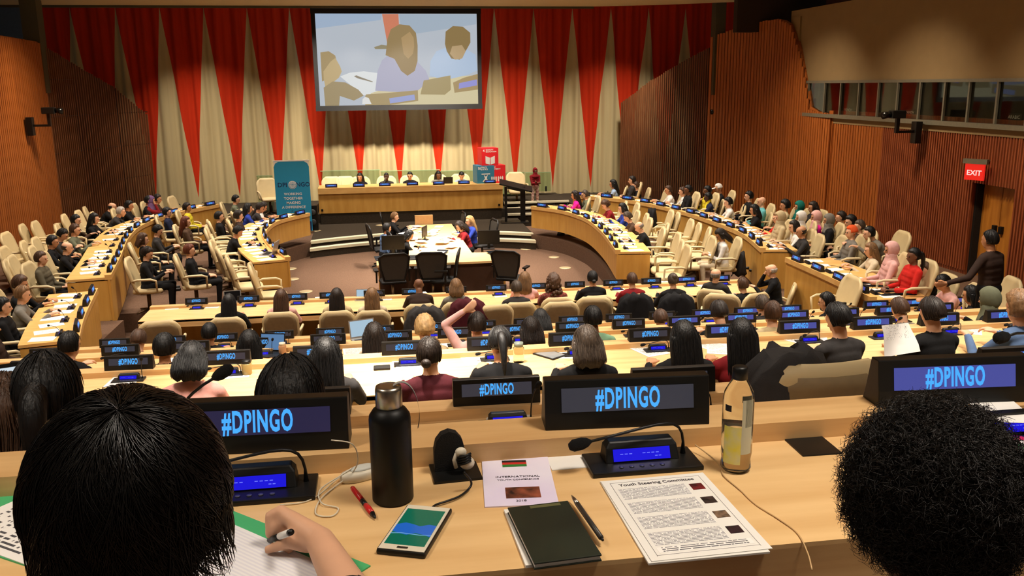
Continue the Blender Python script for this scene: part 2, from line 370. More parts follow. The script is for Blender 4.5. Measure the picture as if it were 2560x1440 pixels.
# interpreters' booths over the right wall
zb0 = atX(2300, 303, 12.55).z; zb1 = atX(2300, 200, 12.55).z
mb = MB(); mb.box((12.95, 16, (zb1 + 7.0) / 2), (.5, 20.8, 7.0 - zb1)); mb.box((12.9, 25.95, (zb0 + 6.8) / 2), (.5, .5, 6.8 - zb0)); mb.box((12.95, 16, zb0 - .12), (.5, 20.8, .2))
sprop('wall_right', mb, tan)
sprop('wall_right', MB().box((14.1, 16, (zb0 + zb1) / 2), (.1, 21, zb1 - zb0 + .6)), mat('booth_back', (78, 76, 60), .8, c2=(40, 36, 30), scale=.8))
sprop('floor', MB().box((13.5, 16, zb0 - .05), (1.2, 21, .06)), dark)
wn = empty('window_1'); tag(wn, kind='structure')
wf = MB(); divs = [1973, 2020, 2061, 2101, 2146, 2195, 2243, 2299, 2361, 2422, 2493, 2571]
for px in divs: wf.box((12.68, atX(px, 250, 12.68).y, (zb0 + zb1) / 2), (.05, .05, zb1 - zb0))
wf.box((12.68, 19.3, zb1 - .02), (.09, 14.1, .07)); wf.box((12.66, 19.3, zb0 - .02), (.16, 14.1, .1)); wf.build('window_frame', greyl, wn)
MB().box((12.72, 19.3, (zb0 + zb1) / 2), (.012, 14, zb1 - zb0)).build('window_pane', mat('booth_glass', (215, 225, 215), .02, trans=1, var=0, ior=1.45), wn)
for px, py, s in ((2121, 275, 'FRENCH'), (2275, 281, 'SPANISH'), (2537, 293, 'ARABIC')):
    p = atX(px, py, 12.9); o = empty('language_sign', p, R(-90), 'small %s language card standing behind the booth glass' % s, 'sign', 'language cards in the booths')
    MB().box((0, 0, 0), (.42, .02, .15)).build('card', blk, o)
    t = text_mesh('lettering', s, .1, white, M=Matrix.Rotation(R(90), 4, 'X')); mobj('lettering', t, o, (0, -.013, 0))
sprop('wall_right', MB().box((12.9, 27.6, 7.4), (3.0, .3, 1.9)), mat('dark_brown_panel', (44, 32, 24), .8))
for k in range(9): sprop('wall_right', MB().box((13.3, 24.6 - k * 1.4, 7.55), (.2, 1.3, 1.1)), mat('maroon_panel', (70, 34, 26), .7))
# pillars between slats and panels
sprop('wall_right', MB().box((11.5, 29.25, 6.5), (.35, .4, 4.0)), pillarm)
# ------------------------------------------------------------------ stage curtain with interlocking triangles
def curtain_mat():
    m = bpy.data.materials.new('triangle_curtain'); m.use_nodes = True; nt = m.node_tree; b = nt.nodes['Principled BSDF']; b.inputs['Roughness'].default_value = .9; b.inputs['Specular IOR Level'].default_value = .1
    N = lambda t: nt.nodes.new('ShaderNode' + t); L = nt.links.new
    tc = N('TexCoord'); sp = N('SeparateXYZ'); L(tc.outputs['Object'], sp.inputs[0])
    def M(op, a, c=None):
        x = N('Math'); x.operation = op
        for i, v in enumerate((a, c)):
            if v is None: continue
            if isinstance(v, (int, float)): x.inputs[i].default_value = v
            else: L(v, x.inputs[i])
        return x.outputs[0]
    u = M('ABSOLUTE', M('SUBTRACT', M('FRACT', M('ADD', M('DIVIDE', M('SUBTRACT', sp.outputs[0], CX0), CP), .5)), .5))
    wz = M('MULTIPLY', M('DIVIDE', M('SUBTRACT', CZT, sp.outputs[2]), CZT - CZB), .5)
    k = M('LESS_THAN', u, wz)
    n = N('TexNoise'); n.inputs['Scale'].default_value = 3; mp = N('Mapping'); mp.inputs['Scale'].default_value = (3, 1, .1); L(tc.outputs['Object'], mp.inputs[0]); L(mp.outputs[0], n.inputs[0])
    r1 = N('ValToRGB'); r1.color_ramp.elements[0].color = srgb((150, 34, 15)); r1.color_ramp.elements[1].color = srgb((192, 52, 22)); L(n.outputs[0], r1.inputs[0])
    r2 = N('ValToRGB'); r2.color_ramp.elements[0].color = srgb((156, 140, 102)); r2.color_ramp.elements[1].color = srgb((180, 164, 124)); L(n.outputs[0], r2.inputs[0])
    mx = N('Mix'); mx.data_type = 'RGBA'; L(k, mx.inputs[0]); L(r1.outputs[0], mx.inputs[6]); L(r2.outputs[0], mx.inputs[7]); L(mx.outputs[2], b.inputs['Base Color'])
    return m
_a, _b = atY(616, 18, 34), atY(1527, 25, 34)
CP = (_b.x - _a.x) / 9; CX0 = _a.x; CZT = atY(900, 18, 34).z; CZB = atY(602, 492, 34).z
if not 1.4 < CP < 2.0: CP = 1.6
mb = MB(); P = []
for i in range(701):
    x = -13 + 27.6 * i / 700; f = .07 * math.sin(x * 9.5 + 1.2 * math.sin(x * 1.7)) + .04 * math.sin(x * 21 + math.sin(x * 3))
    P.append([(x, 34 + f, -.0), (x, 34 + f * .85, 4), (x, 34 + f * .5, 9.4)])
cu = mb.grid(P).build('stage_curtain', curtain_mat()); tag(cu, 'tall pleated curtain of red and cream triangles behind the stage', 'curtain')
sprop('wall_back', MB().box((.8, 34.6, 4.7), (28.5, .2, 9.6)), dark)
# ------------------------------------------------------------------ projection screen
sy = 32.0; A, B, C_, D_ = atY(789, 30, sy), atY(1191, 38, sy), atY(798, 262, sy), atY(1196, 262, sy)
x0, x1, z0, z1 = (A.x + C_.x) / 2, (B.x + D_.x) / 2, (C_.z + D_.z) / 2, (A.z + B.z) / 2
ps = empty('projection_screen', ((x0 + x1) / 2, sy, z0), 0, 'large hanging projection screen showing three seated speakers', 'screen')
W, Hh = x1 - x0, z1 - z0
fr = MB()
for c, dd in (((0, .03, -.09), (W + .3, .12, .18)), ((0, .03, Hh + .14), (W + .3, .12, .28)), ((-W / 2 - .07, .03, Hh / 2), (.14, .12, Hh)), ((W / 2 + .07, .03, Hh / 2), (.14, .12, Hh))): fr.box(c, dd)
fr.build('border', blkm, ps)
hg = MB(); [hg.tube([(x, .05, Hh + .2), (x, .05, 9.4 - z0)], .03, 6) for x in (-W * .4, W * .4)]; hg.build('hanger', blkm, ps)
sprop('ceiling', MB().box((1.0, 32.4, 9.45), (28, 4.2, .2)), ceilm)
MB().box((0, .03, Hh / 2), (W, .04, Hh)).build('picture', emit('pic_wall', (196, 204, 214), .95), ps)
def pic(name, pts, col, k, s=.95):
    poly = []
    for px, py in pts:
        X = (px - 289) / (1575 - 289) * W - W / 2; Z = Hh - (py - 95) / (840 - 95) * Hh
        poly.append((max(-W / 2, min(W / 2, X)), max(.0, min(Hh, Z))))
    n = len(poly); y = .008 - .0015 * k
    MB().add([(x, y, z) for x, z in poly], [tuple(range(n))]).build(name, emit('pic_%d_%d_%d' % col, col, s), ps)
pl = [('picture_ceiling', [(289, 95), (815, 95), (805, 145), (289, 215)], (172, 192, 216)), ('picture_ceiling', [(950, 100), (1575, 100), (1570, 180), (1090, 255), (960, 200)], (176, 192, 208)),
 ('picture_curtain', [(815, 98), (945, 98), (950, 420), (860, 430)], (222, 138, 108)), ('picture_chair', [(740, 365), (800, 345), (870, 355), (870, 380), (750, 380)], (160, 150, 120)),
 ('picture_chair', [(460, 600), (540, 570), (650, 560), (760, 575), (800, 620), (780, 740), (620, 760), (560, 690)], (236, 240, 240)),
 ('picture_table', [(1090, 620), (1575, 600), (1580, 840), (650, 840), (700, 740)], (226, 214, 172)),
 ('picture_hair', [(315, 405), (380, 395), (430, 430), (440, 480), (400, 560), (360, 620), (315, 640)], (176, 154, 110)),
 ('picture_face', [(330, 560), (390, 480), (430, 450), (465, 520), (475, 560), (450, 610), (400, 650), (340, 700), (330, 620)], (204, 180, 132)),
 ('picture_jacket', [(325, 690), (400, 640), (500, 650), (600, 710), (640, 760), (560, 800), (450, 760), (440, 840), (330, 840)], (172, 154, 116)),
 ('picture_shirt', [(735, 720), (760, 560), (800, 470), (850, 430), (930, 440), (1000, 480), (1080, 480), (1150, 560), (1180, 640), (1060, 740), (860, 730)], (186, 186, 208)),
 ('picture_hair', [(830, 430), (850, 300), (880, 220), (950, 180), (1030, 190), (1080, 250), (1090, 350), (1085, 480), (1060, 560), (1000, 600), (950, 560), (900, 460)], (164, 140, 98)),
 ('picture_face', [(960, 290), (1030, 240), (1060, 290), (1062, 360), (1050, 420), (1010, 460), (975, 420)], (188, 158, 112)),
 ('picture_shirt', [(1180, 600), (1190, 480), (1240, 400), (1320, 370), (1480, 380), (1560, 430), (1575, 560), (1480, 600), (1300, 640)], (188, 208, 232)),
 ('picture_hair', [(1312, 340), (1320, 240), (1380, 195), (1460, 200), (1520, 250), (1520, 330), (1480, 400), (1430, 470), (1360, 460), (1325, 400)], (152, 128, 84)),
 ('picture_face', [(1370, 360), (1450, 350), (1480, 400), (1450, 460), (1390, 470), (1350, 420)], (196, 168, 126)),
 ('picture_nameplate', [(640, 790), (660, 750), (830, 740), (1080, 720), (1080, 810), (850, 840), (650, 840)], (180, 160, 116)),
 ('picture_display', [(845, 785), (1050, 755), (1055, 800), (850, 828)], (166, 176, 224)),
 ('picture_laptop', [(1130, 640), (1350, 600), (1350, 720), (1300, 760), (1100, 755)], (178, 160, 114)),
 ('picture_nameplate', [(1370, 660), (1460, 620), (1575, 590), (1575, 720), (1380, 745)], (180, 156, 110)), ('picture_display', [(1420, 665), (1568, 635), (1568, 685), (1415, 712)], (160, 160, 226)),
 ('picture_bottle', [(625, 830), (630, 790), (650, 770), (680, 780), (700, 830)], (240, 240, 236)), ('picture_microphone', [(570, 600), (590, 592), (610, 602), (720, 645), (715, 650), (600, 618)], (150, 140, 120))]
for k, (n, p, c) in enumerate(pl): pic(n, p, c, k)
# ------------------------------------------------------------------ desks
def straight_desk(i, xa, xb, label, cuta=0, cutb=0):
    y, z = DY[i], DZ[i]; near = y - (.5 if i == 0 else .97)
    if i == 0: near = 1.49
    o = empty('conference_desk', ((xa + xb) / 2, y, FZ[i]), 0, label, 'desk'); g = (xa + xb) / 2; a, b = xa - g, xb - g; zz = z - FZ[i]
    n_, l0, l1 = near - y, -.08, .07
    MB().prism([(a, n_), (b + cutb * .5, n_), (b + cutb * .1, l0), (a, l0)], zz - .045, zz).build('desktop', maple, o)
    MB().box(((a + b) / 2, n_ + .012, zz - (.075 if i else .17)), (b - a, .024, .13 if i else .32)).build('front_edge', maple_e, o)
    MB().prism([(a, l0), (b + cutb * .1, l0), (b, l1), (a, l1)], zz - .05, zz + .05).build('ledge', maple_e, o)
    MB().box(((a + b) / 2, l1 - .02, zz / 2 - .02), (b - a, .03, zz - .05)).build('modesty_panel', oakf, o)
    for x in (a + .03, b - .03): MB().box((x, (n_ + l1) / 2 + .08, zz / 2 - .03), (.04, l1 - n_ - .2, zz - .06)).build('end_panel', oakf, o)
    return o
straight_desk(0, -3.2, 4.4, 'pale maple desk across the bottom of the view, in the nearest row')
straight_desk(1, -3.6, 1.9, 'pale maple desk of the second row, left of the chair gap', cutb=.4)
straight_desk(1, 3.1, 6.5, 'short pale maple desk of the second row at the right edge')
straight_desk(2, -6.2, 9.6, 'long pale maple desk of the third row')
straight_desk(3, -5.1, 9.4, 'long pale maple desk of the fourth row')
straight_desk(4, -4.9, 9.8, 'long maple desk of the fifth row')
straight_desk(5, -4.45, 7.6, 'long maple desk at the very front beside the sunken floor')
def curved_desk(P, side, ztop_, zfloor, label, name='conference_desk', wid=.82):
    """P runs along the well side; seats lie on +side"""
    o = empty(name, (0, 0, 0), 0, label, 'desk'); Q = off(P, side * wid); E = off(P, side * .12); pan = off(P, side * .03)
    def strip(A, B, z0, z1, nm, m):
        MB().rings([[(a.x, a.y, z0), (a.x, a.y, z1), (b.x, b.y, z1), (b.x, b.y, z0)] for a, b in zip(A, B)], sm=False).build(nm, m, o)
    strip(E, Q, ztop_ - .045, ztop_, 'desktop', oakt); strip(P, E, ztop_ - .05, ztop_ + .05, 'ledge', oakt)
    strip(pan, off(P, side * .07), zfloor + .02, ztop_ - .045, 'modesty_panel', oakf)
    for k in (0, -1):
        a, b = pan[k], Q[k]; t = (P[1] - P[0]).normalized() if k == 0 else (P[-2] - P[-1]).normalized(); m = (a + b) / 2 + t * .03
        MB().box((m.x, m.y, (ztop_ + zfloor) / 2 - .03), ((b - a).length - .04, .04, ztop_ - zfloor - .07), rz=math.atan2((b - a).y, (b - a).x)).build('end_panel', oakf, o)
    return o
curved_desk(IL, 1, 1.15, .5, 'curved honey wood desk on the left, nearest the sunken floor')
curved_desk(OL, 1, 1.3, .3, 'outer curved honey wood desk on the left side')
curved_desk(IR, -1, 1.15, .5, 'curved honey wood desk on the right, nearest the sunken floor')
curved_desk(OR, -1, 1.3, .35, 'outer curved honey wood desk on the right side')
curved_desk(L3, 1, 1.3, .1, 'short angled desk at the left beside the fifth row')
curved_desk(RW, -1, 1.3, .1, 'angled desk at the right in front of the doorway', wid=1.1)
# ledge displays ---------------------------------------------------------------
def ilet(size):
    return text_mesh('lettering', '#DPINGO', size, txt, offset=size * .03, spacing=1.12, M=Matrix.Rotation(R(90), 4, 'X') @ Matrix.Diagonal((.55, 1.15, 1, 1)))
def sign_kit(w, h, scr, ts, both, blur=False):
    k = Kit(); d = .045
    k.add('housing', MB().rings([[(-w / 2, -d, 0), (w / 2, -d, 0), (w / 2, d, 0), (-w / 2, d, 0)], [(-w / 2, -d * .9, h * .35), (w / 2, -d * .9, h * .35), (w / 2, d * .7, h * .35), (-w / 2, d * .7, h * .35)], [(-w / 2, -d * .55, h), (w / 2, -d * .55, h), (w / 2, d * .3, h), (-w / 2, d * .3, h)]], sm=False).mesh('housing', blk, bev=.003))
    tilt = math.atan2(d * .35, h * .65); M = Matrix.Rotation(-tilt, 4, 'X')
    fw = w * .80; fh = h * .48
    def fc(mb_or_me, y, z, flip=False, tt=1):
        me = mb_or_me; me.transform(Matrix.Translation((0, y, z)) @ (Matrix.Rotation(R(180), 4, 'Z') if flip else Matrix.Identity(4)) @ M); return me
    for fl in ((0, 1) if both else (0,)):
        yc = -d * .745 - .002 if not fl else d * .52 + .003
        b = k.add('screen', fc(MB().box((0, 0, 0), (fw, .004, fh)).mesh('screen', scr), yc, h * .6, fl))
        if blur:
            q = MB(); random.seed(w)
            for t in range(7): q.box((-.09 + t * .03, -.003, 0), (.02, .002, fh * .45))
            k.add('lettering', fc(q.mesh('lettering', txt), yc, h * .6, fl), b)
        else:
            k.add('lettering', fc(ilet(ts), yc + (-.0028 if not fl else .0028), h * .6, fl), b)
    return k
S_grey = sign_kit(.42, .125, scr_a, .062, False); S_blue = sign_kit(.42, .125, scr_b, .062, False); S_vio = sign_kit(.42, .125, scr_v, .062, False)
S_side = sign_kit(.42, .125, scr_b, .062, True); S_pod = sign_kit(.40, .12, scr_b, .05, False, blur=True)
def dome(r): return MB().ell((0, 0, 0), r, 12, 8)
# ---- conference console: plate, raised display, buttons, gooseneck microphone
def console_kit(neck, withdisp=True):
    k = Kit(); k.add('base_plate', MB().box((0, 0, .006), (.27, .12, .012)).mesh('base_plate', blk, bev=.003))
    h = k.add('display_housing', MB().rings([[(-.092, -.012, .01), (.092, -.012, .01), (.092, .05, .01), (-.092, .05, .01)], [(-.088, .004, .045), (.088, .004, .045), (.088, .045, .045), (-.088, .045, .045)], [(-.078, .012, .058), (.078, .012, .058), (.078, .04, .058), (-.078, .04, .058)]], sm=False).mesh('display_housing', blk, bev=.004))
    d = k.add('display', MB().box((0, 0, 0), (.14, .002, .029), M=Matrix.Rotation(-.43, 3, 'X')).mesh('display', lcd), h)
    k.parts[d][1].transform(Matrix.Translation((-.002, -.0055, .029)))
    t = MB(); [t.box((-.05 + .011 * j, 0, 0), (.007, .0012, .002)) for j in (0, 1, 2, 5, 6, 7, 8)]; [t.box((.035 + .009 * j, 0, -.008), (.006, .0012, .002)) for j in (0, 1)]
    tm = t.mesh('lettering', lcdt); tm.transform(Matrix.Translation((-.002, -.007, .032)) @ Matrix.Rotation(-.43, 4, 'X')); k.add('lettering', tm, d)
    bt = MB(); [bt.lathe([(.006, .012), (.006, .0135)], (x, -.035, 0), 12) for x in (-.06, -.035, -.01, .015, .04)]; k.add('buttons', bt.mesh('buttons', mat('grey_button', (60, 62, 90), .4)))
    k.add('gooseneck', MB().tube([p for p in neck], [.007] + [.0035] * (len(neck) - 1), 6).mesh('gooseneck', blk))
    e = Vector(neck[-1]); dr = (e - Vector(neck[-2])).normalized(); k.add('microphone_head', MB().tube([e - dr * .01, e, e + dr * .012, e + dr * .035, e + dr * .045], [.004, .011, .0145, .0145, .008], 10).mesh('microphone_head', foam))
    return k
def bez(P, n=10):
    P = [Vector(p) for p in P]; return [tuple(sum((math.comb(len(P) - 1, i) * (1 - t) ** (len(P) - 1 - i) * t ** i * p for i, p in enumerate(P)), Vector((0, 0, 0)))) for t in [j / n for j in range(n + 1)]]
C_left = console_kit(bez([(.11, .02, .01), (.115, .02, .13), (.06, .0, .10), (-.14, -.02, .075)]))
C_up = console_kit(bez([(.11, .02, .01), (.11, .02, .12), (.12, .0, .16), (.13, -.03, .19)]))
C_long = console_kit(bez([(.11, .02, .01), (.13, .02, .22), (.05, .0, .30), (-.09, -.06, .29)]))
C_back = console_kit(bez([(.11, .02, .01), (.11, .02, .12), (.05, -.05, .15), (-.12, -.14, .12)]))
ROWS = {0: [648, 1562, 2362], 1: [302, 762, 1240, 1681, 2540], 2: [90, 322, 566, 790, 1010, 1222, 1425, 1624, 1817, 1998, 2180, 2348, 2512],
 3: [123, 301, 478, 652, 820, 987, 1136, 1290, 1430, 1571, 1710, 1850, 1982, 2108, 2228, 2345],
 4: [286, 426, 557, 698, 825, 950, 1080, 1205, 1318, 1430, 1547, 1655, 1762, 1868, 1972, 2085, 2190, 2290, 2382],
 5: [490, 620, 740, 825, 935, 1030, 1140, 1240, 1340, 1437, 1533, 1628, 1716, 1800]}
YROW = {0: lambda x: 997, 1: lambda x: 1034 - .062 * x, 2: lambda x: 905 - .054 * x, 3: lambda x: 880 - .052 * x, 4: lambda x: 856 - .05 * x, 5: lambda x: 756 - .042 * x}
NOCON = {(5, 8), (5, 9), (1, 0), (1, 4), (2, 8), (4, 0), (4, 1), (3, 2)}
signX = {}
for i, xs in ROWS.items():
    for n, px in enumerate(xs):
        X = atY(px, YROW[i](px), DY[i]).x; signX[i, n] = X
        kit = S_blue if px > 1700 + (i == 0) * 200 else (S_vio if px < 900 and i < 2 else S_grey)
        kit.spawn('nameplate_display', (X, DY[i], DZ[i] + .05), R(-2 if i else (-4 if n else -3)), 'long black display reading #DPINGO, %s from left on the %s' % (ORD[n], ROWN[i]), 'display', 'displays on the ' + ROWN[i])
        if (i, n) in NOCON: continue
        ck = C_left if i == 0 and n == 1 else (C_left if (i, n) == (0, 0) else C_long if i == 0 else random.choice([C_left, C_up, C_back, C_up]))
        if (i, n) == (1, 2): ck = C_up
        yy = DY[i] - (.155 if i == 0 else .19)
        ck.spawn('conference_console', (X + ((0, 0, .08)[n] if i == 0 else .03), yy, DZ[i]), 0, 'black console with blue display and gooseneck microphone, %s from left, %s' % (ORD[n], ROWN[i]), 'console', 'consoles on the ' + ROWN[i])
def along(P, s):
    for a, b in zip(P, P[1:]):
        l = (b - a).length
        if s <= l: return a.lerp(b, s / l), (b - a).normalized()
        s -= l
    return P[-1], (P[-1] - P[-2]).normalized()
def plen(P): return sum((b - a).length for a, b in zip(P, P[1:]))
SIDE = [(IL, 1, 1.15, 'left inner curved desk'), (OL, 1, 1.3, 'left outer curved desk'), (IR, -1, 1.15, 'right inner curved desk'), (OR, -1, 1.3, 'right outer curved desk'), (L3, 1, 1.3, 'short left angled desk'), (RW, -1, 1.3, 'right angled desk')]
for P, sd, z, nm in SIDE:
    Q = off(P, sd * .06); L = plen(Q); n = int(L / .83)
    for k in range(n):
        p, t = along(Q, (k + .5) * L / n); nrm = Vector((-t.y, t.x)) * sd
        rz = math.atan2(nrm.y, nrm.x) + R(90)       # local -Y faces the seats
        S_side.spawn('nameplate_display', (p.x, p.y, z + .05), rz, 'lit blue display, %s from the near end of the %s' % (ORD[k], nm), 'display', 'displays on the ' + nm)
        q = p + nrm * .24
        (C_up if k % 2 else C_back).spawn('conference_console', (q.x, q.y, z), rz, 'black console with microphone, %s from the near end of the %s' % (ORD[k], nm), 'console', 'consoles on the ' + nm)
# ------------------------------------------------------------------ chairs
def chair_kit():
    k = Kit(); N = 9
    def shell(w, z0, z1, th, dy, wrap):
        rs = []; tilt = math.tan(R(14))
        for j in range(11):
            v = j / 10; z = z0 + (z1 - z0) * v; e = max(0, (v - .68) / .32); hw = w * (1 - .42 * e ** 2.6) * (.9 + .1 * min(1, v * 3)); tt = th * (1 - .45 * e ** 3)
            fr = [(hw * u, dy - tilt * (z - .42) + wrap * u * u * (1 - .5 * v), z) for u in [i / (N - 1) * 2 - 1 for i in range(N)]]
            rs.append(fr + [(x * 1.0, y - tt, zz) for x, y, zz in fr[::-1]])
        return MB().rings(rs)
    k.add('seat', MB().rings([[(x * s, .03 + y * s2, z) for x, y in [(-.25, -.24), (-.1, -.26), (.1, -.26), (.25, -.24), (.26, .1), (.24, .23), (.1, .26), (-.1, .26), (-.24, .23), (-.26, .1)]] for s, s2, z in ((.86, .86, .37), (1, 1, .395), (1, 1, .43), (.93, .93, .455))]).mesh('seat', cream))
    b = k.add('backrest', shell(.30, .40, 1.0, .055, -.16, .06).mesh('backrest', cream))
    k.add('back_panel', shell(.268, .43, .955, .02, -.205, .06).mesh('back_panel', tanfab), b)
    for s in (-1, 1): k.add('armrest', MB().tube([(s * .29, -.2, .62), (s * .32, -.1, .65), (s * .33, .12, .65), (s * .32, .2, .62), (s * .27, .2, .42)], [.018, .022, .022, .02, .015], 8).mesh('armrest', creamt))
    k.add('pedestal', MB().tube([(0, 0, .38), (0, 0, .05)], .035, 10).mesh('pedestal', brz))
    mb = MB(); [mb.tube([(0, 0, .06), (.27 * math.cos(a), .27 * math.sin(a), .02)], [.025, .015], 6) for a in (.8, 2.35, 3.93, 5.5)]; k.add('star_base', mb.mesh('star_base', brz))
    return k
CH = chair_kit()
CHN = {}
def chair(loc, rz, where, occ=True):
    for P, sd, z, nm in SIDE:
        if occ: break
        wid = 1.1 if P is RW else .82; q2 = Vector(loc[:2]); b = min(range(len(P)), key=lambda i: (P[i] - q2).length)
        if b in (0, len(P) - 1) and (P[b] - q2).length > 1.5: continue
        t = (P[min(b + 1, len(P) - 1)] - P[max(b - 1, 0)]).normalized(); n = Vector((-t.y, t.x)) * sd; o_ = (q2 - P[b]).dot(n)
        if .1 < o_ < wid + .3: q2 += n * (wid + .3 - o_)
        elif -.42 < o_ <= .1: q2 -= n * (.42 + o_)
        loc = (q2.x, q2.y, loc[2])
    if not occ and any((Vector(loc) - o.location).length < .42 for L in CHN.values() for o in L): return
    CHN.setdefault((where, occ), []).append(CH.spawn('armchair', loc, rz, 'x', 'chair', scale=(.96 if where in W_[1:5] else 1.08 if where == W_[5] else K), group= ('occupied' if occ else 'empty') + ' cream armchairs ' + where))
def label_chairs():
    for (where, occ), L in CHN.items():
        L.sort(key=lambda o: o.location.x / max(.5, o.location.y)); n = len(L)
        for i, o in enumerate(L):
            st = 'occupied' if occ else 'empty'
            o['label'] = '%s cream leather armchair %s' % (st, where) + ('' if n == 1 else ', %s from left' % ORD[min(i, 35)])
# ------------------------------------------------------------------ people
def cap_prim(P, a, b, r1, r2, lab): P.append((Vector(a), Vector(b), r1, r2, lab, None))
def ik(S, W, l1, l2, hint):
    d = W - S; L = min(d.length, (l1 + l2) * .995); d = d.normalized(); W = S + d * L
    a = (l1 * l1 - l2 * l2 + L * L) / (2 * L); h = math.sqrt(max(0, l1 * l1 - a * a)); p = hint - d * hint.dot(d)
    return S + d * a + p.normalized() * h, W
def hand(P, W, d, nrm, curl=.5, side=1, r=.0095, lab='skin'):
    d = d.normalized(); s = d.cross(nrm).normalized(); n = s.cross(d).normalized()
    for q in (-1, -.33, .33, 1): cap_prim(P, W, W + d * .085 + s * .026 * q, .024, .0145, lab)
    for i, (q, l) in enumerate(((-1, .066), (-.33, .078), (.33, .074), (1, .056))):
        k0 = W + d * .088 + s * .028 * q; m = k0 + (d * math.cos(curl * .6) - n * math.sin(curl * .6) + s * q * .12) * l * .55
        cap_prim(P, k0, m, r, r * .95, lab); cap_prim(P, m, m + (d * math.cos(curl * 1.8) - n * math.sin(curl * 1.8)) * l * .5, r * .95, r * .8, lab)
    t0 = W + d * .03 + s * side * .028; t1 = t0 + (d * .7 + s * side * .75).normalized() * .042
    cap_prim(P, t0, t1, r * 1.4, r * 1.15, lab); cap_prim(P, t1, t1 + (d + s * side * .15 - n * .3).normalized() * .035, r * 1.15, r * .9, lab)
POSES = {  # lean, head pitch, left wrist, right wrist, shoulder shrug
 'desk': (6, 8, (-.16, .40, .80), (.16, .40, .80)), 'write': (20, 30, (-.15, .44, .80), (.10, .46, .80)), 'lap': (-8, 4, (-.10, .26, .60), (.10, .26, .60)),
 'read': (2, 26, (-.13, .34, .74), (.13, .34, .74)), 'chin': (10, 6, (-.15, .38, .80), (.05, .235, 1.0)), 'cross': (-4, 0, (.10, .22, .84), (-.10, .24, .80)),
 'headhand': (4, 8, (-.13, -.02, 1.27), (.16, .36, .8)), 'forward': (34, 4, (-.2, .62, .80), (.2, .62, .80)), 'lean': (-14, -2, (-.28, .2, .70), (.24, .24, .68)), 'phone': (4, 34, (-.05, .30, .70), (.06, .31, .72))}
BODY = {}
def labels_for(C, P):
    best = None; lab = None; names = sorted({p[4] for p in P}); D = np.full((len(C), len(names)), 9e9)
    for a, b, r1, r2, l, e in P:
        a_, b_ = np.array(a), np.array(b); ab = b_ - a_; t = np.clip(((C - a_) @ ab) / max(1e-9, ab @ ab), 0, 1)
        d = np.linalg.norm(C - (a_ + t[:, None] * ab), axis=1) - (r1 + (r2 - r1) * t); j = names.index(l); D[:, j] = np.minimum(D[:, j], d)
    return names, D.argmin(1)
def remesh(P, vox, name, order):
    mb = MB()
    for a, b, r1, r2, l, e in P:
        d = b - a; L = d.length
        if L < 1e-5: mb.ell(a, e or r1, 16, 12); continue
        z = d / L; q = z.to_track_quat('Z', 'Y').to_matrix(); prof = []
        for j in range(5): t = math.pi / 2 * (1 - j / 4); prof.append((max(1e-4, r1 * math.cos(t)), -r1 * math.sin(t)))
        for j in range(5): t = math.pi / 2 * j / 4; prof.append((max(1e-4, r2 * math.cos(t)), L + r2 * math.sin(t)))
        sx = e if isinstance(e, float) else 1
        M = q
        if e: # flattened in y
            rs = []
            for r, zz in prof: rs.append([Vector((r * math.cos(2 * math.pi * k / 16), r * e * math.sin(2 * math.pi * k / 16), zz)) for k in range(16)])
            rs = [[Matrix(((1, 0, 0), (0, 1, 0), (0, 0, 1))) @ (Vector((p.x, p.y, 0)) + z * p.z + Vector((0, 0, 0)) if True else p) + a for p in r_] for r_ in rs]
            mb.rings(rs)
        else: mb.lathe(prof, a, 14, M=M)
    me = mb.mesh('tmp', [skinm0]); o = bpy.data.objects.new('tmp', me); COL.objects.link(o)
    m = o.modifiers.new('r', 'REMESH'); m.mode = 'VOXEL'; m.voxel_size = vox; m.use_smooth_shade = True
    s = o.modifiers.new('s', 'SMOOTH'); s.factor = .5; s.iterations = 2
    dg = bpy.context.evaluated_depsgraph_get(); dg.update(); out = bpy.data.meshes.new_from_object(o.evaluated_get(dg)); bpy.data.objects.remove(o); bpy.data.meshes.remove(me)
    out.name = name; n = len(out.polygons); C = np.zeros(n * 3); out.polygons.foreach_get('center', C); names, j = labels_for(C.reshape(-1, 3), P)
    out.materials.clear()
    for _ in order: out.materials.append(None)
    idx = np.array([order.index(x) for x in names]); out.polygons.foreach_set('material_index', idx[j].astype(np.int32)); out.polygons.foreach_set('use_smooth', np.ones(n, bool)); out.update(); return out
skinm0 = mat('skin_medium', (196, 142, 106), .55, var=.06)
ORDER = ['skin', 'top', 'bottom', 'shoe']
def head_prims(P, hc, hy, hp):
    M = Matrix.Rotation(hy, 3, 'Z') @ Matrix.Rotation(-hp, 3, 'X')
    def E(c, r, lab='skin'):
        # ellipsoid approximated by short capsules so it can turn with the head
        P.append((hc + M @ Vector(c), hc + M @ Vector(c), max(r), max(r), lab, r))
    T = lambda a, b, r1, r2: cap_prim(P, hc + M @ Vector(a), hc + M @ Vector(b), r1, r2, 'skin')
    T((0, -.02, .035), (0, .018, .03), .078, .074); T((0, -.015, .03), (0, .02, -.01), .076, .068)
    T((0, .012, -.02), (0, .038, -.075), .062, .036); T((-.022, .03, -.055), (.022, .03, -.055), .036, .036)
    T((0, .088, .012), (0, .106, -.022), .008, .013); T((-.03, .072, .03), (.03, .072, .03), .018, .018)
    T((-.018, .086, -.052), (.018, .086, -.052), .008, .008)
    for s in (-1, 1): T((s * .079, -.008, .012), (s * .078, -.004, -.022), .013, .009)
    return M
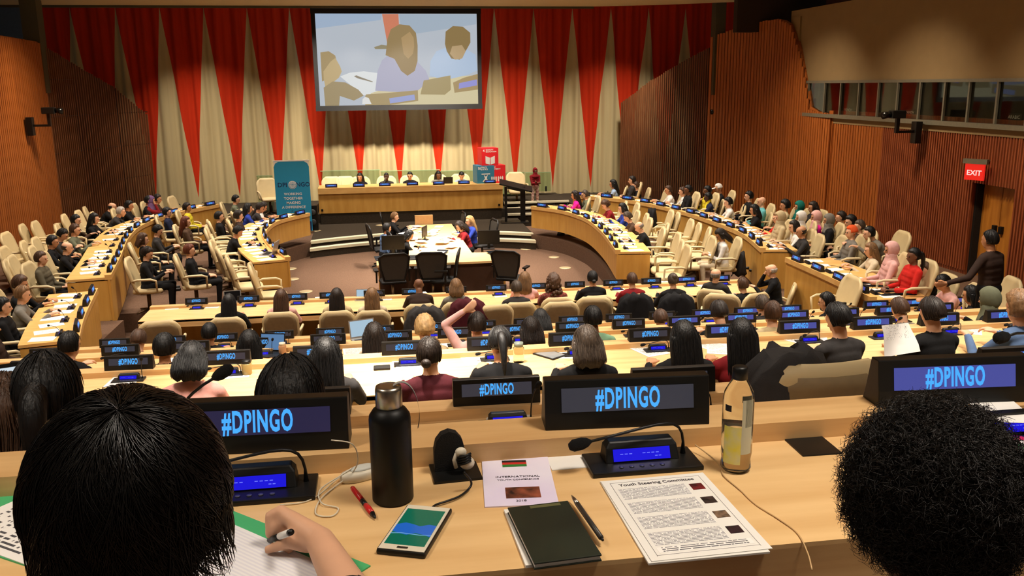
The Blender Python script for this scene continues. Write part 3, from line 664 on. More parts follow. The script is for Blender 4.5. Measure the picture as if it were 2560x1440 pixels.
def body_mesh(pose, hy=0, hp=0, short=False, vox=.0125, hands=True):
    key = (pose, hy, hp, short, vox)
    if key in BODY: return BODY[key]
    P = []; stand = pose.startswith('stand')
    if stand:
        pel = Vector((0, 0, .92)); lean, php = 3, 4; wl, wr = (-.24, .08, .80), (.24, .08, .80)
        if pose == 'stand_reach': wl = (-.52, .22, 1.02)
        if pose == 'stand_fold': wl, wr = (.02, .24, 1.12), (-.04, .25, 1.08)
        if pose == 'stand_bend': lean = 42; wl, wr = (-.2, .55, .95), (.2, .55, .95)
    else:
        pel = Vector((0, 0, .475)); lean, php, wl, wr = POSES[pose]
    t = Vector((0, math.sin(R(lean)), math.cos(R(lean)))); S = pel + t * .41
    for s in (-1, 1):
        h = pel + Vector((s * .085, 0, -.01))
        if stand: k, a = Vector((s * .1, .03, .50)), Vector((s * .11, -.01, .09))
        else: k, a = Vector((s * .12, .43, .49)), Vector((s * .12, .40, .09))
        cap_prim(P, h, k, .088, .062, 'bottom'); cap_prim(P, k, a, .058, .04, 'bottom'); cap_prim(P, a + Vector((0, -.02, -.05)), a + Vector((0, .14, -.055)), .036, .032, 'shoe')
    cap_prim(P, pel + Vector((-.07, 0, 0)), pel + Vector((.07, 0, 0)), .115, .115, 'bottom')
    f = lambda u, hw, r: cap_prim(P, pel + t * u + Vector((-hw, 0, 0)), pel + t * u + Vector((hw, 0, 0)), r, r, 'top')
    f(.09, .055, .105); f(.17, .05, .105); f(.25, .06, .11); f(.33, .075, .11); f(.395, .09, .09)
    cap_prim(P, S + Vector((-.135, -.01, -.0)), S + Vector((.135, -.01, -.0)), .062, .062, 'top')
    cap_prim(P, S + Vector((-.08, -.012, .02)), S + Vector((.08, -.012, .02)), .06, .06, 'top')
    nd = (t * .75 + Vector((0, .06, .3))).normalized(); nb = S + t * .04; hc = nb + nd * .165 + Vector((0, .02, 0))
    cap_prim(P, nb, nb + nd * .09, .056, .052, 'skin'); cap_prim(P, nb + nd * -.02, nb + nd * .015, .068, .06, 'top')
    M = head_prims(P, hc, hy, R(php) + hp)
    for s, w in ((-1, wl), (1, wr)):
        sh = S + Vector((s * .175, -.005, -.01)); W = Vector(w)
        if not stand and pose != 'headhand': W = W + Vector((0, max(0, sh.y) * .0, 0))
        hint = Vector((s * .55, -.25, -1)) if not (pose == 'headhand' and s < 0) else Vector((-1, .4, .3))
        el, W = ik(sh, W, .285, .25, hint); cap_prim(P, sh, el, .056, .044, 'top')
        cut = el.lerp(W, .12 if short else .93); cap_prim(P, el, cut, .044, .04 if short else .032, 'top'); cap_prim(P, cut if short else el.lerp(W, .85), W, .038 if short else .026, .025, 'skin')
        fd = (W - el).normalized(); dn = Vector((fd.x, fd.y, fd.z * .3)) if W.z < .9 else fd
        hand(P, W, dn, Vector((0, 0, 1)) if W.z < .9 else Vector((0, -1, 0)), .7, -s, r=.0105)
    me = remesh(P, vox, 'body', ORDER); BODY[key] = (me, hc, M); return BODY[key]
def sm(x, a, b): x = min(1, max(0, (x - a) / (b - a))); return x * x * (3 - 2 * x)
HAIR = {}; NSTR = 420
SL = {'short': .0, 'tidy': 0, 'bob': .16, 'mid': .26, 'long': .37, 'pony': 0, 'bun': 0, 'lowbun': 0, 'wavy': 0}
def hair_mesh(st):
    if st in HAIR: return HAIR[st]
    mb = MB(); rad = (.082, .100, .112); c0 = (0, -.004, .022)
    th = {'crew': 1.03, 'short': 1.10, 'tidy': 1.06, 'bob': 1.16, 'long': 1.13, 'mid': 1.14, 'pony': 1.07, 'bun': 1.08, 'lowbun': 1.07, 'curly': 1.26, 'bigcurl': 1.42, 'fringe': 1.05, 'hijab': 1.17, 'beanie': 1.14, 'cap': 1.12, 'wavy': 1.22}[st]
    amp = {'curly': .07, 'bigcurl': .10, 'hijab': .015, 'beanie': .01, 'cap': 0, 'wavy': .03}.get(st, .018)
    def fn(d, ph):
        n = 1 + amp * (math.sin(ph * 17 + d.z * 3) * .5 + math.sin(ph * 29 + 5 * math.sin(d.z * 7)) * .35 + (math.sin(d.z * 31 + ph * 5) * .5 if amp > .05 else 0))
        lo_ = .02 + .34 * sm(d.z, .05, .5) if st in ('crew', 'short', 'tidy', 'fringe', 'bun', 'lowbun', 'pony', 'curly', 'wavy') else .30; face = sm(d.y, lo_, lo_ + .18) * (1 - sm(d.z, .42, .62)); 
        if st == 'hijab': face = sm(d.y, .62, .74) * (1 - sm(d.z, .34, .5))
        low = 1 - sm(d.z, -.72, -.45)
        if st in ('bob', 'long', 'mid', 'hijab', 'bigcurl'): low = 0
        if st in ('beanie', 'cap'): low = 1 - sm(d.z, -.15, .0)
        if st in ('fringe',): low = max(low, sm(d.z, .12, .3))
        if st in ('pony', 'bun', 'lowbun', 'crew', 'tidy'): low = max(low, sm(abs(d.x), .8, 1) * (1 - sm(d.z, -.25, 0)) * .9)
        k = th * n * (1 - .3 * max(face, low)); 
        return k * (1 + (.06 if d.y < 0 and st not in ('crew', 'cap', 'fringe') else 0) * -d.y)
    mb.ell(c0, rad, 40, 22, fn=fn)
    def drop(L, w=.112, yb=-.035, spread=0):
        rs = []; n = 30
        for j in range(9):
            v = j / 8; z = .03 - v * (L + .03); rx = w * (1 + .12 * v + spread * v) * (1 if v < .8 else 1 - (v - .8) * 2.0); ry = .075 * (1 - .45 * v) * (1 if v < .85 else .5); y = yb - .065 * min(1, v * 1.6)
            rs.append([(rx * math.cos(a) * (1 + .02 * math.sin(a * 19)), y + ry * math.sin(a) * (1 + .03 * math.sin(a * 19 + 1)), z - .012 * math.sin(a * 7)) for a in [2 * math.pi * k / n for k in range(n)]])
        mb.rings(rs)
    if st == 'bob': drop(.15)
    if st == 'mid': drop(.25)
    if st == 'long': drop(.36, .108)
    if st == 'bigcurl':
        for j in range(60):
            a = random.uniform(0, 6.28); z = random.uniform(-.2, .08); r = .1 + .02 * random.random()
            if math.sin(a) > .45: continue
            mb.ell((r * math.cos(a), r * .9 * math.sin(a) - .02, z), random.uniform(.025, .042), 8, 6)
    if st == 'pony': mb.tube(bez([(0, -.085, .05), (0, -.17, .06), (0, -.16, -.1), (0, -.13, -.26)]), [.02, .03, .034, .035, .035, .033, .03, .027, .022, .015, .006], 12); mb.ell((0, -.1, .05), .022, 10, 8)
    if st == 'bun': mb.ell((0, -.095, .085), (.042, .036, .042), 16, 10)
    if st == 'lowbun': mb.ell((0, -.115, -.035), (.038, .032, .034), 16, 10)
    if st == 'hijab':
        rs = []; n = 28
        for z, rx, ry, y in ((-.04, .085, .095, -.005), (-.09, .082, .085, 0), (-.13, .10, .095, 0), (-.17, .135, .11, 0), (-.215, .165, .125, 0), (-.235, .16, .12, 0)):
            rs.append([(rx * math.cos(a) * (1 + .03 * math.sin(a * 5)), y + ry * math.sin(a) * (1 + .04 * math.sin(a * 7)), z) for a in [2 * math.pi * k / n for k in range(n)]])
        mb.rings(rs)
    if st == 'cap': mb.add([(-.06, .08, .035), (.06, .08, .035), (.05, .17, .02), (-.05, .17, .02), (-.06, .08, .042), (.06, .08, .042), (.05, .17, .027), (-.05, .17, .027)], [(0, 1, 2, 3), (4, 7, 6, 5), (0, 4, 5, 1), (1, 5, 6, 2), (2, 6, 7, 3), (3, 7, 4, 0)])
    if st in SL:
        g = np.random.default_rng(len(st)); L = SL[st]; k0 = th * 1.005; N = NSTR
        for q in range(N):
            ph = g.uniform(math.pi * .92, math.pi * 2.08) if L > .1 else g.uniform(math.pi * .85, math.pi * 2.15); t0 = g.uniform(.05, 1.5); pts = []; ln = g.uniform(.5, 1.0); wob = g.uniform(-.05, .05); lay = g.uniform(-.004, .006)
            tend = 2.05 if st not in ('crew', 'tidy') else 1.85
            for j in range(7):
                u = t0 + (tend if L < .1 else 1.57 + L / .09 - t0) * ln * j / 6; a = ph + wob * j / 3 + g.uniform(-.02, .02)
                if L < .1 or u < 1.57:
                    uu = min(u, tend); d = Vector((math.sin(uu) * math.cos(a), math.sin(uu) * math.sin(a), math.cos(uu))); p = Vector((d.x * (rad[0] * k0 + lay), d.y * (rad[1] * k0 + lay), d.z * (rad[2] * k0 + lay))) + Vector(c0)
                else:
                    z = .02 - (u - 1.57) * .09; v = min(1, max(0, -(z - .03) / (L + .03))); rx = .112 * (1 + .12 * v) * (1 if v < .8 else 1 - (v - .8) * 1.6) + lay; ry = .08 * (1 - .4 * v) + lay; p = Vector((rx * math.cos(a), -.035 - .065 * min(1, v * 1.6) + ry * math.sin(a), z))
                pts.append(p)
            if L < .1 and pts[-1].y > -.01 and pts[-1].z < .03: continue
            mb.tube(pts, [.0022, .0022, .0022, .0021, .0019, .0015, .0006], 3, cap=False)
    me = mb.mesh('hair', skinm0); HAIR[st] = me; return me
def hairmat(c, nm):
    m = mat('hair_' + nm, c, .5, var=.5, scale=22, stretch=(2.2, 2.2, .25), bump=.5, bscale=60, spec=.5); return m
HC = {'black': (14, 12, 12), 'dark brown': (40, 28, 20), 'brown': (84, 56, 36), 'light brown': (140, 104, 68), 'blonde': (196, 158, 104), 'auburn': (112, 54, 30), 'grey': (120, 112, 104), 'white': (190, 182, 172), 'grey-brown': (84, 70, 58)}
CC = {'black': (20, 20, 22), 'dark grey': (52, 50, 50), 'grey': (120, 116, 108), 'burgundy': (70, 22, 30), 'dark red': (120, 24, 30), 'red': (200, 40, 34), 'pink': (206, 150, 140), 'magenta': (224, 34, 150), 'cream': (208, 192, 164), 'white': (222, 218, 212), 'blue': (40, 60, 150), 'light blue': (150, 172, 200), 'denim blue': (88, 112, 150), 'brown': (78, 58, 44), 'dark brown': (52, 38, 32), 'grey-green': (104, 108, 88), 'olive': (90, 84, 60), 'teal': (24, 110, 100), 'cyan': (100, 176, 180), 'yellow': (214, 196, 50), 'beige': (186, 168, 130), 'orange': (220, 90, 44), 'pale pink': (222, 172, 166), 'purple': (110, 80, 120), 'navy': (28, 34, 58), 'plaid red': (150, 70, 58), 'floral': (150, 110, 100), 'tweed grey': (92, 86, 70), 'green': (120, 160, 130)}
SK = {'l': (212, 164, 132), 'm': (188, 136, 100), 'd': (112, 74, 52), 'k': (72, 48, 36)}
eyem = mat('eye_dark', (30, 20, 16), .2); eyeme = MB().ell((0, 0, 0), .0105, 10, 8).mesh('eye', eyem)
def skin(k): return mat('skin_' + k, SK[k], .55, var=.06)
def cloth(c):
    if c == 'plaid red': return mat('cloth_' + c, CC[c], .9, c2=(60, 40, 40), scale=28)
    if c == 'floral': return mat('cloth_' + c, (196, 176, 160), .9, c2=(120, 26, 34), scale=18)
    return mat('cloth_' + c, CC[c], .85, var=.18, scale=18, bump=.15, bscale=200, spec=.2)
W_ = ['in the nearest row', 'at the second desk row', 'at the third desk row', 'at the fourth desk row', 'at the fifth desk row', 'at the front desk row']
PEOPLE = []
def clear_desk(loc, where, gap=.20):
    for P, sd, z, nm in SIDE:
        if not where.endswith(nm) or where.startswith('behind'): continue
        wid = 1.1 if P is RW else .82; best = min(range(len(P)), key=lambda i: (P[i] - loc.to_2d()).length)
        t = (P[min(best + 1, len(P) - 1)] - P[max(best - 1, 0)]).normalized(); n = Vector((-t.y, t.x)) * sd; o_ = (loc.to_2d() - P[best]).dot(n)
        if o_ < wid + gap: q = n * (wid + gap - o_); loc = Vector((loc.x + q.x, loc.y + q.y, loc.z))
    return loc
def hair_desc(st, col, hc2=None):
    if st == 'hijab': return 'in a %s headscarf' % (hc2 or col)
    if st == 'beanie': return 'in a %s knitted hat' % col
    if st == 'cap': return 'in a %s cap' % col
    if st == 'fringe': return 'balding, %s hair' % col
    if st == 'bald': return 'bald-headed'
    n = {'crew': 'very short %s hair', 'short': 'short %s hair', 'tidy': 'neat %s hair', 'bob': 'bobbed %s hair', 'long': 'long %s hair', 'mid': 'shoulder-length %s hair', 'pony': '%s hair in a ponytail', 'bun': '%s hair in a bun', 'lowbun': '%s hair in a low bun', 'curly': 'curly %s hair', 'bigcurl': 'big curly %s hair', 'wavy': 'wavy %s hair'}[st]
    return 'with ' + n % col
def person(px, py, zf, rz, pose, st, hcol, top, sk, where, hy=0, hp=0, bottom='black', sc=1.14, short=False, ch=None, extra='', y=None, vox=.0125, face=True):
    me, hc, HM = body_mesh(pose, round(R(hy), 3), round(R(hp), 3), short, vox)
    rzr = R(rz); RM = Matrix.Rotation(rzr, 3, 'Z'); hw = RM @ (hc * sc)
    p = at(px, py, zf + hc.z * sc) if y is None else atY(px, py, y)
    loc = Vector((p.x - hw.x, p.y - hw.y, zf)) if y is None else Vector((p.x - hw.x, p.y - hw.y, zf))
    if y is None: loc = clear_desk(loc, where)
    if where in W_ and abs(rz) < 75 and y is None:
        i = W_.index(where); yy = min(max(loc.y, DY[i] - 1.52), DY[i] - 1.12)
        if yy != loc.y: p2 = atY(px, py, yy + hw.y); loc = Vector((p2.x - hw.x, yy, zf + max(-.10, min(.10, p2.z - hc.z * sc - zf))))
    o = bpy.data.objects.new('person', me); COL.objects.link(o); o.location = loc; o.rotation_euler = (0, 0, rzr); o.scale = (sc,) * 3
    for i, m in enumerate((skin(sk), cloth(top), cloth(bottom), blk)): o.material_slots[i].link = 'OBJECT'; o.material_slots[i].material = m
    if st != 'bald':
        nm = {'hijab': 'headscarf', 'beanie': 'knitted_hat', 'cap': 'cap'}.get(st, 'hair')
        h = bpy.data.objects.new(nm, hair_mesh(st)); COL.objects.link(h); h.parent = o; h.matrix_local = Matrix.Translation(hc) @ HM.to_4x4()
        h.material_slots[0].link = 'OBJECT'; h.material_slots[0].material = cloth(hcol) if nm != 'hair' else hairmat(HC[hcol], hcol)
    if face:
        for s in (-1, 1):
            e = bpy.data.objects.new('eye', eyeme); COL.objects.link(e); e.parent = o; e.location = hc + HM @ Vector((s * .031, .084, .012))
    if ch: chair((loc.x, loc.y, zf), rzr, where)
    tag(o, 'x', 'person'); PEOPLE.append((o, hair_desc(st, hcol), top, where, extra, px)); return o
def label_people():
    G = {}
    for q in PEOPLE: G.setdefault((q[1], q[2], q[3], q[4]), []).append(q)
    for k, L in G.items():
        L.sort(key=lambda q: q[5])
        for i, q in enumerate(L):
            s = 'person %s, %s, %s' % (k[0], k[3] or k[1] + ' top', k[2])
            if len(L) > 1: s += ', ' + ('farther left' if i == 0 else 'farther right' if i == len(L) - 1 and len(L) == 2 else ORD[i] + ' from left')
            for a_, b_ in ((' in a ', ' in '), (' the ', ' '), (' in ', ' ')):
                if len(s.split()) > 16: s = s.replace(a_, b_)
            q[0]['label'] = s
ROWP = [  # row, px, py, heading, pose, hair, hair colour, top, skin, kwargs
 (2, 480, 905, 0, 'write', 'bob', 'black', 'pink', 'l', dict(extra='in a chunky pink knit sweater')), (2, 815, 893, 0, 'desk', 'long', 'black', 'dark grey', 'm', {}), (2, 1074, 890, 4, 'desk', 'lowbun', 'dark brown', 'burgundy', 'l', dict(hy=-20, extra='in a burgundy sweater')),
 (2, 1250, 862, 0, 'write', 'pony', 'black', 'black', 'm', dict(extra='in a black jacket')), (2, 1466, 862, 0, 'desk', 'bob', 'grey-brown', 'black', 'l', dict(extra='in a black blazer')), (2, 1708, 848, 0, 'desk', 'long', 'black', 'black', 'm', {}),
 (2, 1852, 842, -6, 'desk', 'long', 'black', 'dark red', 'm', {}), (2, 2096, 802, 12, 'read', 'short', 'black', 'dark grey', 'l', dict(extra='in a dark suit', hy=10)), (2, 2332, 778, 8, 'read', 'short', 'dark brown', 'black', 'l', dict(extra='in a black suit reading a newspaper')), (2, 2548, 757, 10, 'desk', 'curly', 'light brown', 'denim blue', 'l', dict(extra='in a denim blue shirt')),
 (3, 170, 823, -20, 'desk', 'short', 'black', 'black', 'l', dict(extra='in a black jacket')), (3, 412, 873, 0, 'desk', 'wavy', 'black', 'black', 'm', {}), (3, 624, 862, 0, 'desk', 'long', 'black', 'black', 'm', dict(extra='in black behind a laptop')), (3, 936, 842, 0, 'desk', 'long', 'dark brown', 'grey', 'l', {}), (3, 1062, 824, 0, 'write', 'curly', 'blonde', 'beige', 'l', {}),
 (3, 1192, 800, 0, 'headhand', 'short', 'dark brown', 'pale pink', 'l', dict(extra='in a pale blouse with a raised arm')), (3, 1327, 828, 0, 'desk', 'bob', 'dark brown', 'brown', 'l', {}), (3, 1482, 796, 0, 'desk', 'short', 'black', 'green', 'd', {}), (3, 1798, 784, 0, 'write', 'short', 'dark brown', 'black', 'l', {}), (3, 1930, 786, -8, 'desk', 'short', 'brown', 'beige', 'l', dict(hy=15, extra='in a beige sweater')), (3, 2250, 776, 6, 'write', 'short', 'brown', 'grey', 'l', {}), (3, 2476, 722, 30, 'desk', 'hijab', 'grey-green', 'black', 'l', {}),
 (4, 347, 852, 0, 'write', 'short', 'brown', 'burgundy', 'l', {}), (4, 524, 836, 0, 'desk', 'short', 'black', 'black', 'm', {}), (4, 1352, 800, 0, 'write', 'mid', 'black', 'black', 'm', {}), (4, 1652, 800, 0, 'write', 'short', 'brown', 'olive', 'l', {}), (4, 1905, 758, 0, 'desk', 'short', 'grey-brown', 'dark grey', 'l', {}), (4, 2066, 752, 30, 'desk', 'short', 'black', 'black', 'l', dict(hy=20)), (4, 2430, 705, 40, 'desk', 'long', 'black', 'black', 'm', {}),
 (5, 573, 757, 0, 'desk', 'long', 'black', 'black', 'm', {}), (5, 703, 745, 0, 'desk', 'long', 'brown', 'pale pink', 'l', {}), (5, 842, 742, 0, 'desk', 'long', 'dark brown', 'beige', 'l', {}), (5, 930, 741, 0, 'desk', 'long', 'light brown', 'cream', 'l', {}), (5, 1047, 714, 0, 'write', 'bald', '', 'dark brown', 'd', dict(extra='in a dark brown sweater')), (5, 1140, 718, 0, 'desk', 'bob', 'light brown', 'grey', 'l', {}),
 (5, 1291, 722, 0, 'desk', 'short', 'grey-brown', 'dark grey', 'l', dict(extra='in a dark suit')), (5, 1384, 708, 0, 'desk', 'bigcurl', 'brown', 'plaid red', 'l', dict(extra='in a red patterned top')), (5, 1481, 697, 0, 'desk', 'lowbun', 'black', 'black', 'm', dict(extra='in a black top')), (5, 1580, 702, 0, 'desk', 'short', 'brown', 'dark red', 'l', {}), (5, 1682, 703, 0, 'desk', 'bun', 'grey-brown', 'black', 'l', {}),
 (5, 1790, 686, -40, 'lean', 'fringe', 'grey', 'dark grey', 'l', dict(extra='in a dark suit leaning back', hy=-20)), (5, 1856, 718, 20, 'desk', 'short', 'brown', 'black', 'l', {}), (5, 1928, 676, 62, 'chin', 'fringe', 'white', 'black', 'l', dict(extra='in a dark suit with chin on hand'))]
for i, px, py, hd, pose, st, hcol, top, sk, kw in ROWP: person(px, py, FZ[i], hd, pose, st, hcol, top, sk, W_[i], ch=True, face=(abs(hd) > 15), vox=.0125, **kw)
person(1312, 722, FZ[5], -10, 'desk', 'mid', 'light brown', 'pale pink', 'l', W_[5], y=16.9, face=False)
person(725, 978, FZ[1], 0, 'desk', 'wavy', 'black', 'black', 'm', W_[1], ch=True, face=False)
person(-6, 855, FZ[1], 0, 'desk', 'mid', 'brown', 'black', 'l', W_[1], ch=True, face=False)
person(20, 948, FZ[1], 0, 'desk', 'short', 'black', 'black', 'l', W_[1], ch=None, face=False, extra='in a black coat at the left edge') if 0 else None
LG = [('beside the short left angled desk', .43, -80, [(52, 712, 'desk', 'wavy', 'brown', 'black', 'm'), (94, 735, 'desk', 'short', 'light brown', 'grey', 'l'), (14, 768, 'lap', 'short', 'black', 'black', 'l'), (4, 818, 'lap', 'long', 'brown', 'dark brown', 'l')]),
 ('at the left outer curved desk', .43, -84, [(103, 648, 'lap', 'short', 'brown', 'tweed grey', 'l'), (168, 620, 'desk', 'fringe', 'dark brown', 'black', 'l'), (132, 606, 'desk', 'short', 'black', 'black', 'm'), (156, 588, 'write', 'short', 'black', 'dark grey', 'l'), (188, 576, 'desk', 'short', 'brown', 'grey-green', 'l'), (190, 552, 'desk', 'short', 'black', 'brown', 'l'), (236, 548, 'desk', 'long', 'black', 'black', 'l'), (281, 518, 'forward', 'fringe', 'black', 'black', 'l'), (303, 531, 'forward', 'short', 'white', 'dark grey', 'l'), (342, 515, 'desk', 'short', 'black', 'black', 'm'), (424, 504, 'chin', 'hijab', 'purple', 'dark red', 'm'), (455, 500, 'desk', 'short', 'dark brown', 'brown', 'm'), (490, 505, 'desk', 'short', 'black', 'black', 'm')]),
 ('behind the left inner curved desk', .28, -80, [(368, 635, 'read', 'short', 'dark brown', 'black', 'l'), (358, 600, 'lap', 'bob', 'brown', 'black', 'l'), (394, 578, 'read', 'short', 'black', 'dark grey', 'l'), (474, 628, 'lap', 'short', 'auburn', 'black', 'l'), (418, 532, 'lap', 'short', 'black', 'navy', 'l'), (465, 556, 'lap', 'long', 'auburn', 'brown', 'l'), (468, 520, 'lap', 'short', 'dark brown', 'yellow', 'm'), (548, 543, 'lap', 'short', 'black', 'black', 'l'), (597, 541, 'lap', 'wavy', 'dark brown', 'dark brown', 'l')]),
 ('at the left inner curved desk', .28, -78, [(590, 500, 'desk', 'short', 'black', 'grey-green', 'l'), (625, 522, 'desk', 'long', 'black', 'blue', 'm'), (651, 520, 'write', 'short', 'dark brown', 'dark grey', 'm'), (636, 578, 'write', 'short', 'black', 'black', 'm'), (712, 520, 'write', 'long', 'dark brown', 'white', 'm')]),
 ('at the right inner curved desk', .28, 82, [(1412, 492, 'desk', 'long', 'dark brown', 'magenta', 'm'), (1462, 488, 'desk', 'short', 'grey-brown', 'grey-green', 'l'), (1502, 514, 'write', 'wavy', 'brown', 'dark red', 'l'), (1528, 523, 'desk', 'mid', 'black', 'blue', 'l'), (1556, 544, 'write', 'short', 'grey-brown', 'brown', 'l'), (1582, 568, 'write', 'fringe', 'grey', 'black', 'l')]),
 ('at the right outer curved desk', .43, 75, [(1483, 470, 'desk', 'long', 'black', 'light blue', 'm'), (1570, 468, 'desk', 'short', 'brown', 'black', 'l'), (1618, 480, 'desk', 'tidy', 'brown', 'white', 'm'), (1706, 480, 'desk', 'short', 'brown', 'white', 'l'), (1748, 496, 'desk', 'short', 'black', 'navy', 'k'), (1800, 508, 'desk', 'short', 'black', 'white', 'l'), (1834, 528, 'desk', 'mid', 'black', 'black', 'm'), (1884, 547, 'desk', 'short', 'light brown', 'red', 'l'), (1925, 568, 'desk', 'long', 'dark brown', 'white', 'l'), (1990, 580, 'desk', 'fringe', 'dark brown', 'dark grey', 'm')]),
 ('behind the right outer curved desk', .6, 80, [(1580, 452, 'lap', 'short', 'dark brown', 'dark grey', 'l'), (1720, 476, 'lap', 'short', 'black', 'black', 'd'), (1768, 478, 'lap', 'short', 'black', 'yellow', 'd'), (1796, 472, 'desk', 'cap', 'white', 'black', 'm'), (1904, 505, 'lap', 'bald', '', 'cyan', 'l'), (1872, 492, 'lap', 'short', 'black', 'black', 'l'), (1962, 515, 'lap', 'wavy', 'black', 'beige', 'm'), (1998, 518, 'lap', 'hijab', 'teal', 'teal', 'm'), (1950, 545, 'lap', 'hijab', 'beige', 'beige', 'l'), (2032, 520, 'lap', 'bob', 'dark brown', 'dark grey', 'm'), (2002, 545, 'lap', 'hijab', 'white', 'beige', 'm'), (2040, 544, 'lap', 'hijab', 'pale pink', 'magenta', 'm'), (2072, 552, 'lap', 'hijab', 'grey', 'black', 'm'), (2102, 545, 'lap', 'short', 'dark brown', 'dark grey', 'l'), (2126, 556, 'lap', 'wavy', 'black', 'black', 'l'), (2148, 568, 'lap', 'short', 'grey-brown', 'brown', 'l'), (2128, 582, 'lap', 'beanie', 'orange', 'grey', 'l')]),
 ('by the right angled desk', .43, 78, [(2128, 628, 'desk', 'long', 'light brown', 'cream', 'l'), (2220, 680, 'desk', 'pony', 'brown', 'black', 'l'), (2262, 712, 'write', 'short', 'black', 'pale pink', 'm')]),
 ('on the chairs along the right wall', .7, 80, [(2228, 626, 'lap', 'hijab', 'pale pink', 'pale pink', 'm'), (2284, 642, 'lap', 'pony', 'black', 'red', 'd'), (2172, 585, 'forward', 'short', 'black', 'grey', 'l')])]
for where, zf, hd, L in LG:
    for j, (px, py, pose, st, hcol, top, sk) in enumerate(L): person(px, py, zf, hd + (j * 37 % 13) - 6, pose, st, hcol, top, sk, where, ch=True)
PF = .6
WP = 'behind the long podium table'
for px, py, pose, st, hcol, top, sk, ex, hy in ((900, 444, 'desk', 'long', 'black', 'black', 'm', '', -15), (966, 443, 'chin', 'crew', 'black', 'dark grey', 'k', 'in a dark grey suit', 0), (1025, 447, 'desk', 'lowbun', 'black', 'black', 'm', '', -10), (1096, 438, 'desk', 'long', 'black', 'grey', 'd', '', 10), (1154, 442, 'write', 'short', 'black', 'light blue', 'l', 'in a light blue shirt', 0)):
    q = person(px, py, PF, 180, pose, st, hcol, top, sk, WP, hy=hy, extra=ex, sc=1.1, ch=True, y=31.35)
person(1338, 428, .46, 190, 'stand_fold', 'hijab', 'dark red', 'dark red', 'd', 'right of the podium', bottom='floral', sc=.9, extra='in a dark red top and patterned skirt, standing')
# secretariat table people, standing man by the door, seated woman in lace
person(987, 543, BF, -90, 'desk', 'tidy', 'light brown', 'black', 'l', 'at the secretariat table', extra='in a black suit, upright')
person(968, 572, BF, -60, 'desk', 'short', 'black', 'denim blue', 'm', 'at the secretariat table', ch=None)
person(1022, 590, BF, -80, 'write', 'long', 'black', 'black', 'm', 'at the secretariat table', ch=None)
person(1174, 553, BF, 100, 'desk', 'long', 'blonde', 'blue', 'l', 'at the secretariat table', ch=None)
person(1150, 566, BF, 95, 'write', 'mid', 'dark brown', 'dark red', 'l', 'at the secretariat table', ch=None)
person(2474, 602, .7, 20, 'stand_reach', 'tidy', 'black', 'dark brown', 'm', 'by the doorway', sc=1.2, extra='in a dark jacket standing with an arm out', face=False)
person(1802, 588, .28, 80, 'phone', 'mid', 'dark brown', 'white', 'm', 'among the empty chairs on the right', bottom='cream', extra='in a white lace dress', ch=True)
# empty chairs seen by the top of their backs
EMP = [('on the left slope', .6, -82, [(8, 582), (50, 562), (82, 554), (137, 561), (155, 537), (190, 527), (220, 536), (262, 514), (312, 506)]), ('in the lower left rows', .43, -80, [(2, 618), (32, 620), (22, 640), (8, 652), (52, 604), (78, 590), (130, 650), (70, 640)]),
 ('at the far left of the hall', .43, -95, [(367, 508), (396, 497), (446, 492), (482, 494), (541, 494)]), ('in the middle of the left block', .28, -80, [(520, 545), (572, 547), (545, 570), (505, 585), (610, 560), (622, 660), (590, 615), (575, 640), (555, 600)]),
 ('at the far right of the hall', .43, 88, [(1512, 470), (1546, 465), (1657, 475), (1695, 478)]),
 ('in the middle of the right block', .28, 78, [(1485, 498), (1550, 510), (1567, 504), (1597, 508), (1615, 535), (1632, 537), (1682, 526), (1699, 532), (1672, 560), (1732, 549), (1752, 559), (1777, 570), (1700, 583), (1645, 603), (1662, 615), (1722, 597), (1742, 610), (1787, 592), (1690, 610)]),
 ('along the right wall', .7, 76, [(2197, 602), (2327, 680), (2377, 700)]), ('behind the right outer curved desk', .6, 78, [(1975, 522), (1855, 517)]), ('at the right angled desk', .43, 84, [(2178, 665), (2186, 690), (2018, 608), (1968, 592), (2110, 606)])]
tp = Vector((0, -.31, .995)) * K
for where, zf, hd, L in EMP:
    for j, (px, py) in enumerate(L):
        a = R(hd + (j * 29 % 11) - 5); p = at(px, py, zf + tp.z); q = Matrix.Rotation(a, 3, 'Z') @ tp; chair((p.x - q.x, p.y - q.y, zf), a, where, False)
for px, py, rz in ((395, 803, 10), (1403, 755, 0), (1486, 743, -6), (1240, 763, 10), (1805, 735, -25)):
    p = at(px, py, BF + tp.z); a = R(rz); q = Matrix.Rotation(a, 3, 'Z') @ tp; chair((p.x - q.x, p.y - q.y, BF), a, 'behind the front desk row', False)
for px in (828, 862, 1225, 1290): p = atY(px, 447, 31.9); chair((p.x, 31.75, PF), R(180), 'behind the podium table', False)
p = at(672, 462, 1.68); chair((p.x, p.y, .7), R(200), 'left of the blue banner', False)
for px, py, rz, nm in ((2050, 898, 2, 'in the gap of the second desk row'),):
    p = at(px, py, FZ[1] + tp.z); chair((p.x, p.y + .28, FZ[1]), R(rz), nm, False)
for px in (600, 1480, 1640): p = atY(px, 945, 7.0); chair((p.x, DY[2] - 1.25, FZ[2]), R(random.uniform(-8, 8)), 'at the third desk row', False)
